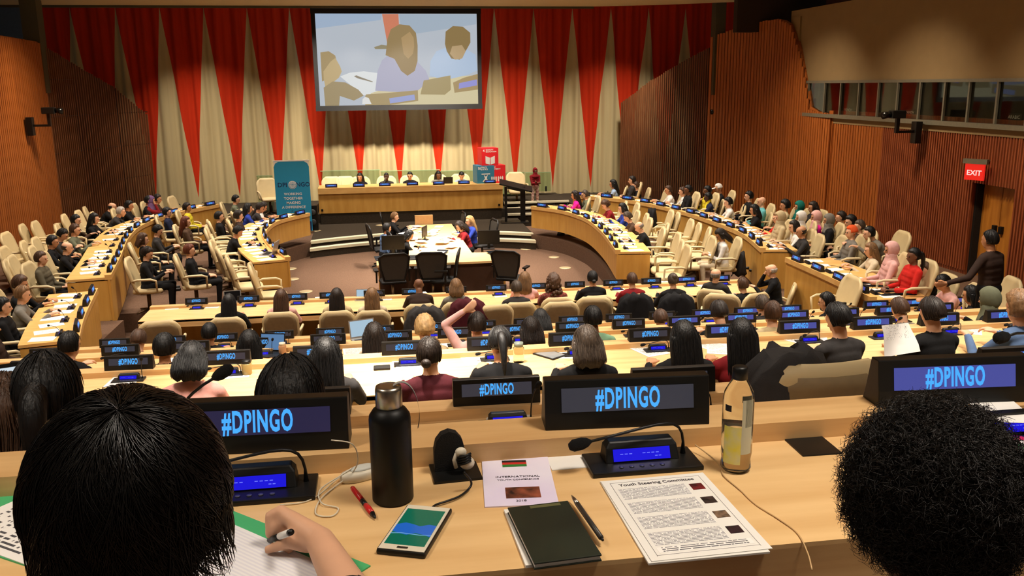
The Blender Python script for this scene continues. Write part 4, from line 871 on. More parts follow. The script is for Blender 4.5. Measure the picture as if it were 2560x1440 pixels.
# ------------------------------------------------------------------ podium and stage things
PY = 30.5
pa, pb = atY(794, 466, PY), atY(1257, 463, PY); ptz = (pa.z + pb.z) / 2; pbz = (atY(795, 533, PY).z + atY(1257, 522, PY).z) / 2
pcx, pw = (pa.x + pb.x) / 2, pb.x - pa.x
o = empty('podium_table', (pcx, PY, .3), 0, 'long honey wood podium table on the raised stage', 'table'); g = .3
MB().box((0, .45, ptz - g - .03), (pw, .95, .06)).build('tabletop', oakt, o, bev=.01)
MB().box((0, .0, ptz - g - .13), (pw, .05, .15)).build('front_rail', oakt, o)
MB().box((0, .05, (ptz + pbz) / 2 - g - .1), (pw - .05, .04, ptz - pbz - .2)).build('front_panel', oakf, o)
for s in (-1, 1): MB().box((s * (pw / 2 - .03), .45, (ptz + pbz) / 2 - g - .03), (.05, .85, ptz - pbz - .06)).build('end_panel', oakf, o)
MB().box((0, .2, (pbz - .3) / 2), (pw - .1, .3, pbz - .3)).build('plinth', carpetd, o)
for s, x in ((-1, 804), (1, 1248)): MB().box((atY(x, 500, PY).x - pcx, .02, pbz - g + .12), (.07, .02, .07)).build('socket', blk, o)
for k, px in enumerate((828, 897, 962, 1031, 1097, 1160, 1225)):
    S_pod.spawn('nameplate_display', (atY(px, 462, PY + .1).x, PY + .12, ptz), 0, 'small blue name display, %s from left on the podium table' % ORD[k], 'display', 'name displays on the podium table')
def laptop(loc, rz, label, grp=None, scrm=None, body=None, sc=1.0, ang=105):
    o = empty('laptop', loc, rz, label, 'laptop', grp); o.scale = (sc,) * 3; body = body or mat('laptop_silver', (176, 174, 170), .35, .6)
    MB().box((0, 0, .009), (.33, .23, .018)).build('base', body, o, bev=.004); MB().box((0, -.01, .0185), (.28, .12, .001)).build('keyboard', blk, o)
    M = Matrix.Rotation(R(90 - ang), 3, 'X'); MB().box(M @ Vector((0, .0, .115)) + Vector((0, .115, .015)), (.33, .008, .23), M=M).build('lid', body, o)
    MB().box(M @ Vector((0, -.005, .118)) + Vector((0, .115, .015)), (.30, .002, .195), M=M).build('screen', scrm or emit('laptop_screen', (120, 170, 225), .6), o); return o
laptop((atY(1120, 462, PY + .45).x, PY + .5, ptz), R(180), 'closed-looking dark laptop on the podium table', body=blk)
# sdg cubes
def sdg(px, py, y, size, c, label, icon, num, title, zb=None):
    p = atY(px, py, y); m = mat('cube_' + label[:12], c, .5, var=.03); z = zb if zb is not None else p.z
    o = empty('display_cube', (p.x, y + size / 2, z), R(8), label, 'cube', None); MB().box((0, 0, size / 2), (size, size, size)).build('box', m, o, bev=.006)
    t = text_mesh('lettering', num, size * .2, white, offset=.004, M=Matrix.Rotation(R(90), 4, 'X')); mobj('number', t, o, (-size * .38, -size / 2 - .002, size * .85))
    for i, l in enumerate(title): mobj('lettering', text_mesh('lettering', l, size * .11, white, offset=.002, align='LEFT', M=Matrix.Rotation(R(90), 4, 'X')), o, (-size * .26, -size / 2 - .002, size * (.90 - .11 * i)))
    mb = MB(); q = size
    for poly in icon: mb.add([(x * q, -q / 2 - .004, z_ * q) for x, z_ in poly], [tuple(range(len(poly)))])
    mb.build('icon', white, o); return o
book = [[(-.28, .12), (-.02, .05), (-.02, .45), (-.28, .55)], [(.02, .05), (.28, .12), (.28, .55), (.02, .45)]]
dove = [[(-.2, .1), (.2, .1), (.05, .28), (.12, .5), (0, .38), (-.12, .5), (-.05, .28)], [(-.25, .5), (.25, .5), (.25, .56), (-.25, .56)]]
ppl = [[(x - .03, .1), (x + .03, .1), (x + .045, .32), (x, .4), (x - .045, .32)] for x in (-.3, -.18, -.06, .08, .2, .32)]
sdg(1212, 470, PY + .1, .62, (52, 120, 150), 'teal blue cube with white icon, lower left of three on the podium table', dove, '16', ['PEACE', 'JUSTICE'], ptz)
sdg(1240, 470, PY + .16, .62, (222, 36, 44), 'red cube with row of figures, lower right of three on the podium table', ppl, '1', ['NO', 'POVERTY'], ptz)
sdg(1223, 430, PY + .13, .6, (214, 40, 40), 'red cube with open book icon, topmost of the three cubes', book, '4', ['QUALITY', 'EDUCATION'], ptz + .62)
# banner
by = 28.9; a, b = atY(683, 402, by), atY(779, 528, by); bw = b.x - a.x; z0 = .28; bh = a.z - z0
o = empty('roll_up_banner', ((a.x + b.x) / 2, by, z0), 0, 'blue roll-up banner with DPI NGO lettering left of the podium', 'banner')
blue = mat('banner_blue', (34, 140, 186), .6, var=.05, scale=2)
MB().box((0, 0, bh / 2 + .03), (bw, .012, bh - .06)).build('panel', blue, o); MB().box((0, 0, bh - .01), (bw + .04, .02, .04)).build('top_rail', white, o)
MB().box((0, 0, .04), (bw + .1, .2, .08)).build('base', steel, o, bev=.01)
T = lambda s_, sz, x, z, m, sx=1: mobj('lettering', text_mesh('lettering', s_, sz, m, offset=sz * .015, M=Matrix.Rotation(R(90), 4, 'X') @ Matrix.Diagonal((sx, 1, 1, 1))), o, (x, -.01, z))
navy = mat('navy_print', (18, 44, 92), .6)
zt = bh * .67
T('DPI', .2, -bw * .29, zt, navy); T('NGO', .19, bw * .30, zt, navy)
em = MB(); em.add([(.13 * math.cos(t), -.011, zt + .13 * math.sin(t)) for t in [k * math.pi / 12 for k in range(24)]], [tuple(range(24))]); e1 = em.build('emblem', white, o)
em = MB()
for rr in (.035, .065, .09): em.tube([(rr * math.cos(t), -.014, zt + .01 + rr * math.sin(t)) for t in [k * math.pi / 10 for k in range(21)]], .003, 4)
for k in range(8): em.tube([(0, -.014, zt + .01), (.09 * math.cos(k * .785), -.014, zt + .01 + .09 * math.sin(k * .785))], .003, 4)
for s in (-1, 1): em.tube([(s * .11 * math.sin(t), -.014, zt - .11 * math.cos(t)) for t in (0, .4, .8, 1.2, 1.6, 2.0)], .008, 4)
em.build('emblem_lines', blue, e1)
for i, l in enumerate(('WORKING', 'TOGETHER', 'MAKING', 'A DIFFERENCE')): T(l, .115, 0, bh * (.545 - .06 * i), white)
sk = MB(); x = -bw * .2
random.seed(3)
while x < bw / 2 - .06:
    ww = random.uniform(.04, .08); hh = random.uniform(.1, .2) + .22 * (x + bw * .2); sk.box((x + ww / 2, -.009, .08 + hh / 2), (ww, .004, hh)); x += ww
sk.build('skyline', navy, o)
for s in (-1, 1): MB().add([(s * bw / 2, -.008, bh - .04), (s * bw / 2, -.008, bh - .2), (s * (bw / 2 - .05), -.008, bh - .09), (s * (bw / 2 - .14), -.008, bh - .04)], [(0, 1, 2, 3)]).build('white_corner', white, o)
# loudspeakers, lectern, glass rails
p = atY(783, 540, 29.3); o = empty('loudspeaker', (p.x, 29.3, .3), 0, 'black floor loudspeaker between the blue banner and the podium', 'speaker')
MB().box((0, 0, .42), (.30, .3, .84)).build('cabinet', blk, o, bev=.01)
for z in (.3, .62): MB().lathe([(.1, 0), (.1, .02), (.05, .01), (.02, .025), (.001, .025)], (0, -.15, z), 16, M=Matrix.Rotation(R(90), 3, 'X')).build('cone', mat('speaker_cone', (70, 68, 66), .6), o)
p = at(1287, 556, .3); o = empty('lectern', (p.x, p.y, .3), R(-6), 'black open-frame lectern standing right of the podium', 'lectern')
tiltM = Matrix.Rotation(R(14), 3, 'Y') @ Matrix.Rotation(R(12), 3, 'X')
MB().box((.05, 0, 1.26), (1.15, .55, .05), M=tiltM).build('reading_top', blk, o, bev=.008); MB().box((.05, 0, 1.19), (.6, .4, .08), M=tiltM).build('tray', blk, o)
for x, r in ((-.3, .045), (.28, .085)): MB().box((x, 0, .62), (r * 2, .09, 1.22)).build('post', blk, o)
MB().box((0, 0, .02), (.95, .5, .035)).build('base', blk, o, bev=.01)
gl = mat('green_tinted_glass', (196, 222, 200), .05, trans=1, var=0, ior=1.1); gi = 0
for x0_, y0_, x1_, zt_, yy in ((640, 440, 682, .7, 31.4), (800, 428, 950, .6, 33.2), (950, 428, 1100, .6, 33.2), (1100, 428, 1245, .6, 33.2), (1248, 432, 1312, .6, 33.2), (1312, 432, 1378, .9, 33.2)):
    a, b = atY(x0_, y0_, yy), atY(x1_, y0_, yy); o = empty('glass_railing', ((a.x + b.x) / 2, yy, zt_), 0, 'pale green glass rail panel behind the stage, %s from left' % ORD[gi], 'railing', 'glass rail panels behind the stage'); gi += 1
    MB().box((0, 0, (a.z - zt_) / 2), (b.x - a.x - .04, .014, a.z - zt_)).build('glass_panel', gl, o)
    MB().box((0, 0, a.z - zt_), (b.x - a.x - .02, .03, .02)).build('top_edge', mat('glass_edge', (120, 150, 110), .3), o)
    for s in (-1, 1): MB().box((s * (b.x - a.x) * .3, 0, .1), (.06, .05, .2)).build('clamp', blk, o)
# ------------------------------------------------------------------ secretariat table
o = empty('secretariat_table', (1.45, 22, BF), 0, 'large T-shaped maple table standing on the sunken floor', 'table'); tz = .74 - BF
paperm = maple
MB().prism([(-1.56, -1.2), (1.6, -1.2), (1.6, -.1), (.85, -.0), (.75, 4.9), (-.55, 4.9), (-.75, 0), (-1.56, 0)], tz - .05, tz).build('tabletop', maple, o)
MB().box((0, -1.1, tz / 2), (3.0, .04, tz - .12)).build('modesty_panel', mat('dark_table_front', (70, 48, 34), .6), o)
for x in (-1.5, 0, 1.53): MB().box((x, -.65, tz / 2 - .02), (.05, .9, tz - .06)).build('leg_panel', oakf, o)
for x, y in ((-.6, 4.7), (.65, 4.7), (-.6, 2.4), (.7, 2.4)): MB().tube([(x, y, 0), (x, y, tz - .05)], .03, 8).build('leg', steel, o)
def aeron():
    k = Kit()
    k.add('seat', MB().rings([[(x * s, y * s, z) for x, y in [(-.25, -.22), (.25, -.22), (.27, .1), (.2, .25), (-.2, .25), (-.27, .1)]] for s, z in ((.9, .41), (1, .44), (.95, .47))]).mesh('seat', blkm))
    fr = [(-.2, -.25, .5), (-.27, -.28, .75), (-.3, -.32, .98), (-.2, -.34, 1.05), (.2, -.34, 1.05), (.3, -.32, .98), (.27, -.28, .75), (.2, -.25, .5), (-.2, -.25, .5)]
    b = k.add('back_frame', MB().tube(fr, .022, 8).mesh('back_frame', blk))
    k.add('mesh_back', MB().grid([[(u * w_, y - .0, z) for u in (-1, -.5, 0, .5, 1)] for z, w_, y in ((.5, .2, -.25), (.75, .27, -.28), (.98, .29, -.32), (1.04, .2, -.34))]).mesh('mesh_back', mat('mesh_weave', (56, 52, 46), .7)), b)
    for s in (-1, 1): k.add('armrest', MB().box((s * .33, .0, .68), (.08, .26, .03)).box((s * .33, -.08, .56), (.03, .04, .24)).mesh('armrest', blk))
    k.add('pedestal', MB().tube([(0, 0, .42), (0, 0, .08)], .03, 8).mesh('pedestal', steel))
    mb = MB(); [mb.tube([(0, 0, .1), (.3 * math.cos(a), .3 * math.sin(a), .05)], [.03, .018], 6) for a in [k_ * 1.2566 for k_ in range(5)]]; k.add('star_base', mb.mesh('star_base', blk)); return k
AE = aeron()
for px, py, rz, l in ((985, 632, 8, 'leftmost'), (1078, 632, -6, 'second from left'), (1148, 625, 80, 'turned sideways, third from left'), (1262, 628, -28, 'rightmost, turned outward')):
    p = at(px, py, BF + 1.05 * K); q = Matrix.Rotation(R(rz), 3, 'Z') @ Vector((0, -.34, 0)) * K
    AE.spawn('office_chair', (p.x - q.x, min(p.y - q.y, 20.6), BF), R(rz), 'black mesh office chair at near side of secretariat table, ' + l, 'chair', 'mesh office chairs', scale=K)
for px, py, rz in ((1205, 580, 100), (1128, 560, 95), (955, 590, -80), (985, 560, -90), (1010, 610, -80)):
    p = at(px, py, BF + .9); AE.spawn('office_chair', (p.x, p.y, BF), R(rz), 'black mesh office chair along the stem of the secretariat table, ' + ('right' if rz > 0 else 'left') + ' side', 'chair', 'mesh office chairs beside the stem ' + ('right' if rz > 0 else 'left'), scale=K)
def monitor(loc, rz, label, s=1.0):
    o = empty('monitor', loc, rz, label, 'monitor', 'monitors on the secretariat table'); o.scale = (s,) * 3
    MB().box((0, 0, .27), (.5, .03, .32)).build('housing', blk, o, bev=.006); MB().box((0, .02, .27), (.46, .004, .28)).build('screen', mat('dark_screen', (14, 16, 20), .2), o)
    MB().box((0, -.01, .08), (.06, .03, .14)).build('stand', blk, o); MB().box((0, -.01, .01), (.26, .18, .02)).build('foot', blk, o, bev=.006)
p = at(984, 636, .745); monitor((p.x, p.y, .74), 0, 'black monitor seen from behind, at the left end of the secretariat table', 1.15)
p = at(1222, 622, .745); monitor((p.x, p.y, .74), R(-3), 'black monitor seen from behind, at the right end of the secretariat table', 1.15)
p = at(1062, 600, .745); monitor((p.x, p.y, .74), R(70), 'thin black monitor turned edge-on in the middle of the secretariat table', .9)
p = at(1060, 560, .745); o = empty('laptop', (p.x, p.y, .74), R(0), 'tan folder box standing at the far end of the secretariat table', 'box'); o.name = 'file_box'
MB().box((0, 0, .14), (.55, .12, .28)).build('box_body', mat('kraft_card', (190, 150, 100), .8), o)
for i, (px, py, rz) in enumerate(((955, 650, 10), (1035, 648, 0), (1100, 634, -20), (1240, 636, 15))):
    p = at(px, py, .745); laptop((p.x, p.y, .74), R(rz), 'dark keyboard laptop lying open at the near edge of the secretariat table, ' + ORD[i] + ' from left', 'dark laptops on the secretariat table', body=blk, scrm=mat('dark_screen', (14, 16, 20), .2), ang=170, sc=.9)
SH = {}
def sheet(px, py, z, rz, w=.21, h=.297, m=None, label='', grp=None, name='paper_sheet', th=.002, n=1):
    p = at(px, py, z); key = (w, h, (m or white).name, th)
    if key not in SH: SH[key] = MB().box((0, 0, th / 2), (w, h, th)).mesh(name, m or white)
    o = mobj(name, SH[key], None, (p.x, p.y, z)); o.rotation_euler = (0, 0, R(rz)); tag(o, label, 'paper', grp); return o
random.seed(11)
lem = mat('yellow_paper', (224, 206, 110), .7, var=.03)
for i in range(26):
    px, py = (random.uniform(1010, 1120), random.uniform(563, 600)) if i < 18 else (random.uniform(1045, 1130), random.uniform(600, 640))
    y_ = i % 5 == 0
    sheet(px, py, .741 + .0025 * i, random.uniform(-40, 40), .24, .34, lem if y_ else white, ('yellow' if y_ else 'white') + ' sheet of paper in the pile on the secretariat table', ('yellow' if y_ else 'white') + ' papers on the secretariat table')
for i, (px, py) in enumerate(((733, 643), (727, 672), (732, 698), (1385, 643), (1413, 670), (1314, 623), (765, 729), (790, 577), (952, 563))):
    z = BF if i < 7 else .3; p = at(px, py, z); o = MB().lathe([(.17, 0), (.17, .008), (.14, .014), (.001, .014)], (0, 0, 0), 20).build('floor_socket_cover', mat('brass_disc', (208, 190, 150), .35, .5)); o.location = (p.x, p.y, z)
    tag(o, 'pale round socket cover set in the carpet, %s of nine' % ORD[i] if 0 else 'pale round cover in the brown carpet %s' % ('left of the secretariat table' if px < 800 and i != 7 else 'right of the secretariat table' if px > 1200 else 'in front of the podium'), 'cover', 'round floor covers %s' % ('left' if px < 800 and i != 7 else 'right' if px > 1200 else 'on stage'))
# ------------------------------------------------------------------ wall cameras, exit sign
def wallcam(p, side, rz, label):
    o = empty('wall_camera', p, rz, label, 'camera')
    MB().box((.0, 0, -.12), (.16, .2, .5)).build('wall_box', blk, o, bev=.01); MB().box((-.28, 0, -.1), (.5, .05, .06)).build('arm', blk, o)
    MB().box((-.5, 0, .06), (.08, .08, .36)).build('yoke', blk, o); h = MB().box((-.52, 0, .3), (.34, .2, .18)).build('camera_body', blk, o, bev=.02)
    MB().tube([(-.69, 0, .3), (-.88, 0, .28)], [.07, .085], 12).build('lens', blkg, h)
wallcam(atX(75, 305, -9.38), -1, R(180), 'black camera on a bracket fixed to the left wood wall')
wallcam(atX(1838, 300, 12.2), 1, 0, 'black camera on a bracket fixed to the far right wood wall')
wallcam(atX(2292, 318, 12.45), 1, 0, 'black camera on a bracket below the interpreters windows')
p = atX(2437, 430, 12.4); o = empty('exit_sign', p, R(-62), 'red lit EXIT sign hanging above the right doorway', 'sign')
MB().box((0, 0, 0), (.40, .06, .34)).build('housing', emit('exit_red', (232, 40, 30), .9, base=(150, 20, 16)), o, bev=.008); mobj('lettering', text_mesh('lettering', 'EXIT', .15, emit('exit_white', (255, 225, 215), 1.2), offset=.003, M=Matrix.Rotation(R(90), 4, 'X')), o, (0, -.034, -.02))
MB().box((0, 0, .22), (.5, .1, .1)).build('mounting_box', greyl, o); MB().tube([(0, 0, .22), (.18, .33, .22)], .02, 6).build('hanger', greyl, o)
# ------------------------------------------------------------------ papers and small things on the desks
for P, sd, z, nm in SIDE:
    Q = off(P, sd * .47); L = plen(Q); n = int(L / .42)
    for k in range(n):
        if random.random() < .15: continue
        p, t = along(Q, (k + .5) * L / n); o = mobj('paper_sheet', SH.setdefault('side', MB().box((0, 0, .001), (.25, .35, .002)).mesh('paper_sheet', plight)), None, (p.x + random.uniform(-.06, .06), p.y, z + .0005)); o.rotation_euler = (0, 0, math.atan2(t.y, t.x) + random.uniform(-.3, .3))
        tag(o, 'white printed sheet lying on the ' + nm, 'paper', 'sheets on the ' + nm)
RP = [(2, 312, 950, -4, 'printed sheet in front of an empty place at the left'), (2, 590, 930, 3, 'blank white sheet beside a black-lidded jar'), (2, 1188, 898, 5, 'stack left of the person with a black ponytail'), (2, 1018, 908, 12, 'sheet left of the burgundy sweater'), (2, 1422, 882, -8, 'sheet left of the grey bob'), (2, 1622, 876, 18, 'sheets left of long black hair'), (2, 1772, 862, 25, 'leaflet between two people with long black hair'), (2, 1800, 872, -20, 'second leaflet left of the dark red top'), (2, 1985, 846, 30, 'open newspaper near the dark suit'), (2, 2035, 846, -25, 'loose newspaper page near the dark suit'), (2, 2420, 824, -35, 'large sheet right of the black suit'), (2, 2205, 818, 20, 'small sheet right of the dark suit'),
 (5, 432, 768, 5, 'sheet at the left end'), (5, 535, 765, -10, 'sheet left of the laptop'), (5, 805, 747, 8, 'sheet beside long dark hair'), (5, 965, 745, -6, 'sheet right of long light brown hair'), (5, 1055, 735, 12, 'sheet by the dark brown sweater'), (5, 1250, 738, 0, 'sheet by the dark suit'), (5, 1335, 738, 10, 'sheet near the patterned top'), (5, 1545, 722, -12, 'sheet left of the dark red top'), (5, 1640, 712, 10, 'sheet behind the red top'), (5, 1665, 706, -20, 'upper sheet near the bun'), (5, 1755, 712, 15, 'sheet near the leaning man'),
 (3, 430, 920 - 20, 0, 'sheet left of the laptop'), (3, 885, 880, 5, 'sheet by long dark hair'), (3, 1110, 858, 8, 'sheet under the raised arm'), (3, 1300, 845, 0, 'sheet by the brown bob'), (1, 1272, 1044, -12, 'white card with a red mark below the console')]
for i, px, py, rz, d_ in RP:
    if i == 1: sheet(px, py, DZ[i] + .001, rz, .21, .10, white, d_ + ' on the second desk row', None, 'card'); continue
    sheet(px, py, DZ[i] + .001, rz, .25, .36, pdoc if (px % 2 or i == 2) and 'blank' not in d_ else white, '%s, %s' % (d_ if d_.startswith(('printed', 'blank', 'large', 'open', 'small', 'loose', 'upper', 'second')) else 'white ' + d_, ROWN[i]))
laptop(tuple(at(583, 760, DZ[5])), R(10), 'grey-framed laptop on the front desk row beside long black hair', scrm=mat('dark_screen', (14, 16, 20), .2))
laptop(tuple(at(905, 750, DZ[5])), R(-8), 'laptop with bright screen on the front desk row', scrm=emit('pale_screen', (190, 220, 240), .9), sc=.8)
laptop(tuple(at(672, 888, DZ[3])), R(-16), 'dark laptop with light blue screen on the fourth desk row', body=blk, sc=.95)
laptop(tuple(at(915, 852, DZ[3])), R(18), 'laptop with white screen beside long dark brown hair, fourth row', scrm=emit('pale_screen', (190, 220, 240), .9))
laptop(tuple(at(2, 1122, DZ[1])), R(22), 'open laptop with bright screen at the left edge, second row', body=blk, scrm=emit('white_screen', (225, 240, 250), 1.0), sc=1.35, ang=112)
laptop(tuple(at(670, 636, 1.15)), R(-100), 'grey laptop on the near end of the left inner desk', sc=1.3)
def jar(px, py, z, r, h, lid, m, label, name='drinking_jar'):
    o = empty(name, at(px, py, z), 0, label, 'container')
    MB().lathe([(r * .9, 0), (r, .01), (r, h * .72), (r * .8, h * .8)], (0, 0, 0), 16).build('body', m, o); MB().lathe([(r * .85, h * .8), (r * .85, h)], (0, 0, 0), 16).build('lid', lid, o)
jar(618, 935, DZ[2], .045, .13, blk, mat('amber_glass', (150, 130, 80), .2), 'small jar with black lid on the third desk row')
jar(1297, 905, DZ[2], .05, .19, mat('grey_lid', (110, 120, 110), .5), glass, 'clear plastic cup with grey lid beside the black ponytail')
jar(707, 885, DZ[3], .045, .14, wplast, mat('coffee_glass', (196, 150, 110), .3), 'small coffee cup on the fourth desk row right of the laptop')
jar(887, 842, DZ[3] if 0 else DZ[4], .04, .2, blk, mat('green_bottle', (60, 96, 50), .3), 'green bottle on the fifth desk row left of a laptop', 'drink_bottle')
p = at(660 + 295, 922, DZ[2]); o = tag(MB().box((0, 0, .012), (.15, .1, .024)).build('wallet', blkm, bev=.008), 'black wallet on the bright patch of the third desk row', 'wallet'); o.location = (p.x, p.y, DZ[2])
p = at(1375, 888, DZ[2]); o = empty('tablet', p, R(35), 'black tablet lying on the third desk row left of the grey bob', 'tablet'); MB().box((0, 0, .006), (.2, .27, .012)).build('case', blk, o, bev=.004); MB().box((0, 0, .0125), (.17, .23, .001)).build('screen', mat('glare_screen', (120, 124, 126), .1), o)
def pen(p, rz, m, label, L=.145, r=.0055):
    o = empty('pen', p, rz, label, 'pen'); MB().tube([(0, -L / 2, r), (0, L * .28, r)], [r, r], 10).build('barrel', m, o); MB().tube([(0, L * .28, r), (0, L * .42, r), (0, L / 2, r)], [r * 1.02, r * .7, .001], 10).build('tip', steel, o); MB().tube([(0, -L / 2, r), (0, -L / 2 - .01, r)], r * .5, 8).build('button', blk, o); return o
pen(tuple(at(204, 947, DZ[2] + .001)), R(-40), mat('brown_pen', (96, 50, 34), .4), 'dark reddish pen on the third desk row at the left')
# newspapers held by the man in the black suit
p = atY(2246, 845, 6.6); o = MB().grid([[(u * .17, .03 * math.sin(v * 3 + u * 2), .12 - v * .26) for u in (-1, -.5, 0, .5, 1)] for v in (0, .25, .5, .75, 1)]).build('newspaper', plight); o.location = p; o.rotation_euler = (R(-25), 0, R(12)); tag(o, 'newspaper held up by the person in the black suit', 'newspaper')
# coats hung over chair backs
def coat(px, py, z, rz, m, label, s=1.0, y=None):
    p = at(px, py, z) if y is None else atY(px, py, y); o = MB(); rs = []
    for j in range(10):
        v = j / 9; n = 26; rx = (.20 + .10 * math.sin(v * 2.6)) * (1 if j else .6); ry = .10 + .06 * v
        rs.append([(rx * math.cos(a) * (1 + .06 * math.sin(a * 7 + v * 6)), ry * math.sin(a) * (1 + .12 * math.sin(a * 9 + v * 4)), .08 * (1 if j else 1.15) - v * .5 + .025 * math.sin(a * 5 + v * 9)) for a in [2 * math.pi * k / n for k in range(n)]])
    o.rings(rs); b = o.build('coat', m); b.location = p; b.rotation_euler = (0, 0, R(rz)); b.scale = (s,) * 3; tag(b, label, 'coat')
coat(1062, 785, 1.05, 4, cloth('dark grey'), 'dark grey padded coat hung over a front row chair', 1.25)
coat(1168, 765, 1.05, 0, cloth('burgundy'), 'dark red coat hung over a front row chair', 1.25)
coat(1588, 752, 1.0, 0, cloth('black'), 'black coat hung over a chair behind the dark red top', 1.25)
coat(1690, 752, .9, -4, cloth('black'), 'black coat hung over the chair of the person with a bun', 1.3)
coat(1630, 530, 1.35, 70, cloth('black'), 'black coat over a chair in the right block', 1.0)
coat(1965, 925, FZ[1] + 1.12, 20, cloth('dark grey'), 'dark grey coat draped on the large chair in the second row gap', 1.0)
coat(1850, 640, 1.0, 70, cloth('dark grey'), 'grey backpack hanging beside the white lace dress', 1.0)
# ------------------------------------------------------------------ things on the nearest desk
Z0 = DZ[0]
def quad(tl, tr, br, bl, z=Z0):
    A, B, C, D = (at(x, y, z) for x, y in (tl, tr, br, bl)); c = (A + B + C + D) / 4; ex = ((B - A) + (C - D)) / 2; ey = ((A - D) + (B - C)) / 2
    return c, ex.length, ey.length, (math.atan2(ex.y, ex.x) + math.atan2(-ey.x, ey.y)) / 2
def flat(name, q, th, m, label, cat, bev=0):
    c, w, h, rz = q; o = empty(name, c, rz, label, cat); MB().box((0, 0, th / 2), (w, h, th)).build('sheet' if th < .004 else 'body', m, o, bev=bev); return o, w, h
# steel-capped bottle
b = at(983, 1247, Z0); hh = atY(983, 964, b.y).z - Z0; r = .0455
o = empty('water_bottle', b, 0, 'matte black metal water bottle with steel cap on the nearest desk', 'bottle')
MB().lathe([(r * .9, 0), (r, .004), (r, hh * .72), (r * .97, hh * .755), (r * .8, hh * .80), (r * .62, hh * .825)], n=40).build('body', mat('bottle_black', (10, 10, 9), .45, spec=.3), o)
MB().lathe([(r * .60, hh * .82), (r * .64, hh * .83), (r * .64, hh * .97), (r * .60, hh), (r * .4, hh), (.001, hh)], n=40).build('cap', steel, o)
mb = MB(); c = bez([(.01, 0, hh * 1.0), (.05, 0, hh * 1.12), (.075, 0, hh * .8), (.06, .0, hh * .62)], 14)
mb.grid([[(x, y - .006, z), (x, y + .006, z)] for x, y, z in c]); mb.grid([[(x + .0008, y - .006, z + .0012), (x + .0008, y + .006, z + .0012)] for x, y, z in c]); mb.build('strap', mat('grey_strap', (150, 150, 146), .6), o)
# clear bottle
b = at(1838, 1172, Z0); hh = atY(1850, 915, b.y).z - Z0; r = .036
o = empty('water_bottle', b, 0, 'clear plastic drink bottle with black cap and yellow label beside the papers', 'bottle')
prof = [(r * .8, 0), (r, .01), (r * .93, .03), (r, .045), (r, hh * .68), (r * .92, hh * .76), (r * .55, hh * .86), (r * .42, hh * .9)]
MB().lathe(prof, n=40).build('body', mat('clear_plastic', (240, 240, 230), .04, trans=1, var=0, ior=1.2), o)
MB().lathe([(r * .46, hh * .88), (r * .5, hh * .885), (r * .5, hh * .985), (r * .4, hh)], n=32).build('cap', blk, o)
MB().lathe([(r * .9, .006), (r * .9, hh * .45), (r * .1, hh * .451)], n=32).build('drink', mat('cloudy_drink', (244, 242, 232), .08, trans=.95, var=0, ior=1.2), o)
def arcp(a0, a1, z0, z1, name, m, rr=r * 1.01):
    return MB().grid([[(rr * math.cos(a), rr * math.sin(a), z) for z in (z0, z1)] for a in [a0 + (a1 - a0) * k / 12 for k in range(13)]]).build(name, m, o)
lb = arcp(-2.9, -1.7, hh * .10, hh * .46, 'label', mat('label_yellow', (232, 222, 60), .4, c2=(214, 216, 176), scale=30)); arcp(-1.7, -.9, hh * .20, hh * .72, 'label_panel', printed('label_print', paper=(196, 198, 176), ink=(50, 56, 50), rows=22, words=6, dens=.6, m0=.03), r * 1.02)
arcp(-1.75, -1.05, hh * .70, hh * .76, 'label_band', mat('label_dark', (60, 64, 56), .5)); arcp(-2.9, -2.4, hh * .60, hh * .66, 'label_band', blk)
# phone
q = quad((1012, 1270), (1127, 1283), (1066, 1402), (950, 1385)); c, w, h, rz = q
o = empty('smartphone', c, rz, 'white-faced smartphone in a black case showing a green and blue screen', 'phone')
MB().box((0, 0, .006), (w, h, .012)).build('case', blk, o, bev=.005); MB().box((0, 0, .0122), (w * .93, h * .95, .0016)).build('front', wplast, o, bev=.0006)
sc_ = MB(); sc_.box((0, h * .0, .0135), (w * .82, h * .76, .0008)); S1 = sc_.build('screen', emit('phone_green', (20, 120, 90), .8), o)
MB().grid([[(x * w * .41, h * (-.16 + .03 * math.sin(x * 5 + k)) + k * h * .05, .0142) for x in (-1, -.6, -.2, .2, .6, 1)] for k in range(5)]).build('wave', emit('phone_blue', (40, 110, 210), .9), S1)
MB().grid([[(x * w * .41, h * (-.17 + .02 * math.sin(x * 7)) + k * h * .012, .0145) for x in (-1, -.5, 0, .5, 1)] for k in range(2)]).build('wave_light', emit('phone_light', (130, 190, 240), .9), S1)
MB().box((0, -h * .43, .0134), (w * .22, h * .035, .001)).build('home_button', steel, o, bev=.0003)
# phone cable
def cable(name, pts, r_, m, label, cat='cable'):
    P = [at(x, y, Z0 + z) for x, y, z in pts]; C = []
    Q = [2 * P[0] - P[1]] + P + [2 * P[-1] - P[-2]]
    for i in range(1, len(Q) - 2):
        for k in range(6):
            t = k / 6; a, b_, c_, d_ = Q[i - 1:i + 3]; C.append(.5 * ((2 * b_) + (-a + c_) * t + (2 * a - 5 * b_ + 4 * c_ - d_) * t * t + (-a + 3 * b_ - 3 * c_ + d_) * t ** 3))
    C.append(P[-1]); org = P[0].copy(); o_ = MB().tube([p - org for p in C], r_, 8).build(name, m); o_.location = org; tag(o_, label, cat); return o_
cable('charging_cable', [(1078, 1272, .008), (1090, 1262, .006), (1120, 1252, .006), (1150, 1240, .006), (1172, 1222, .008), (1178, 1205, .02), (1160, 1180, .05)], .0026, blk, 'black charging cable running from the smartphone to the socket plate')
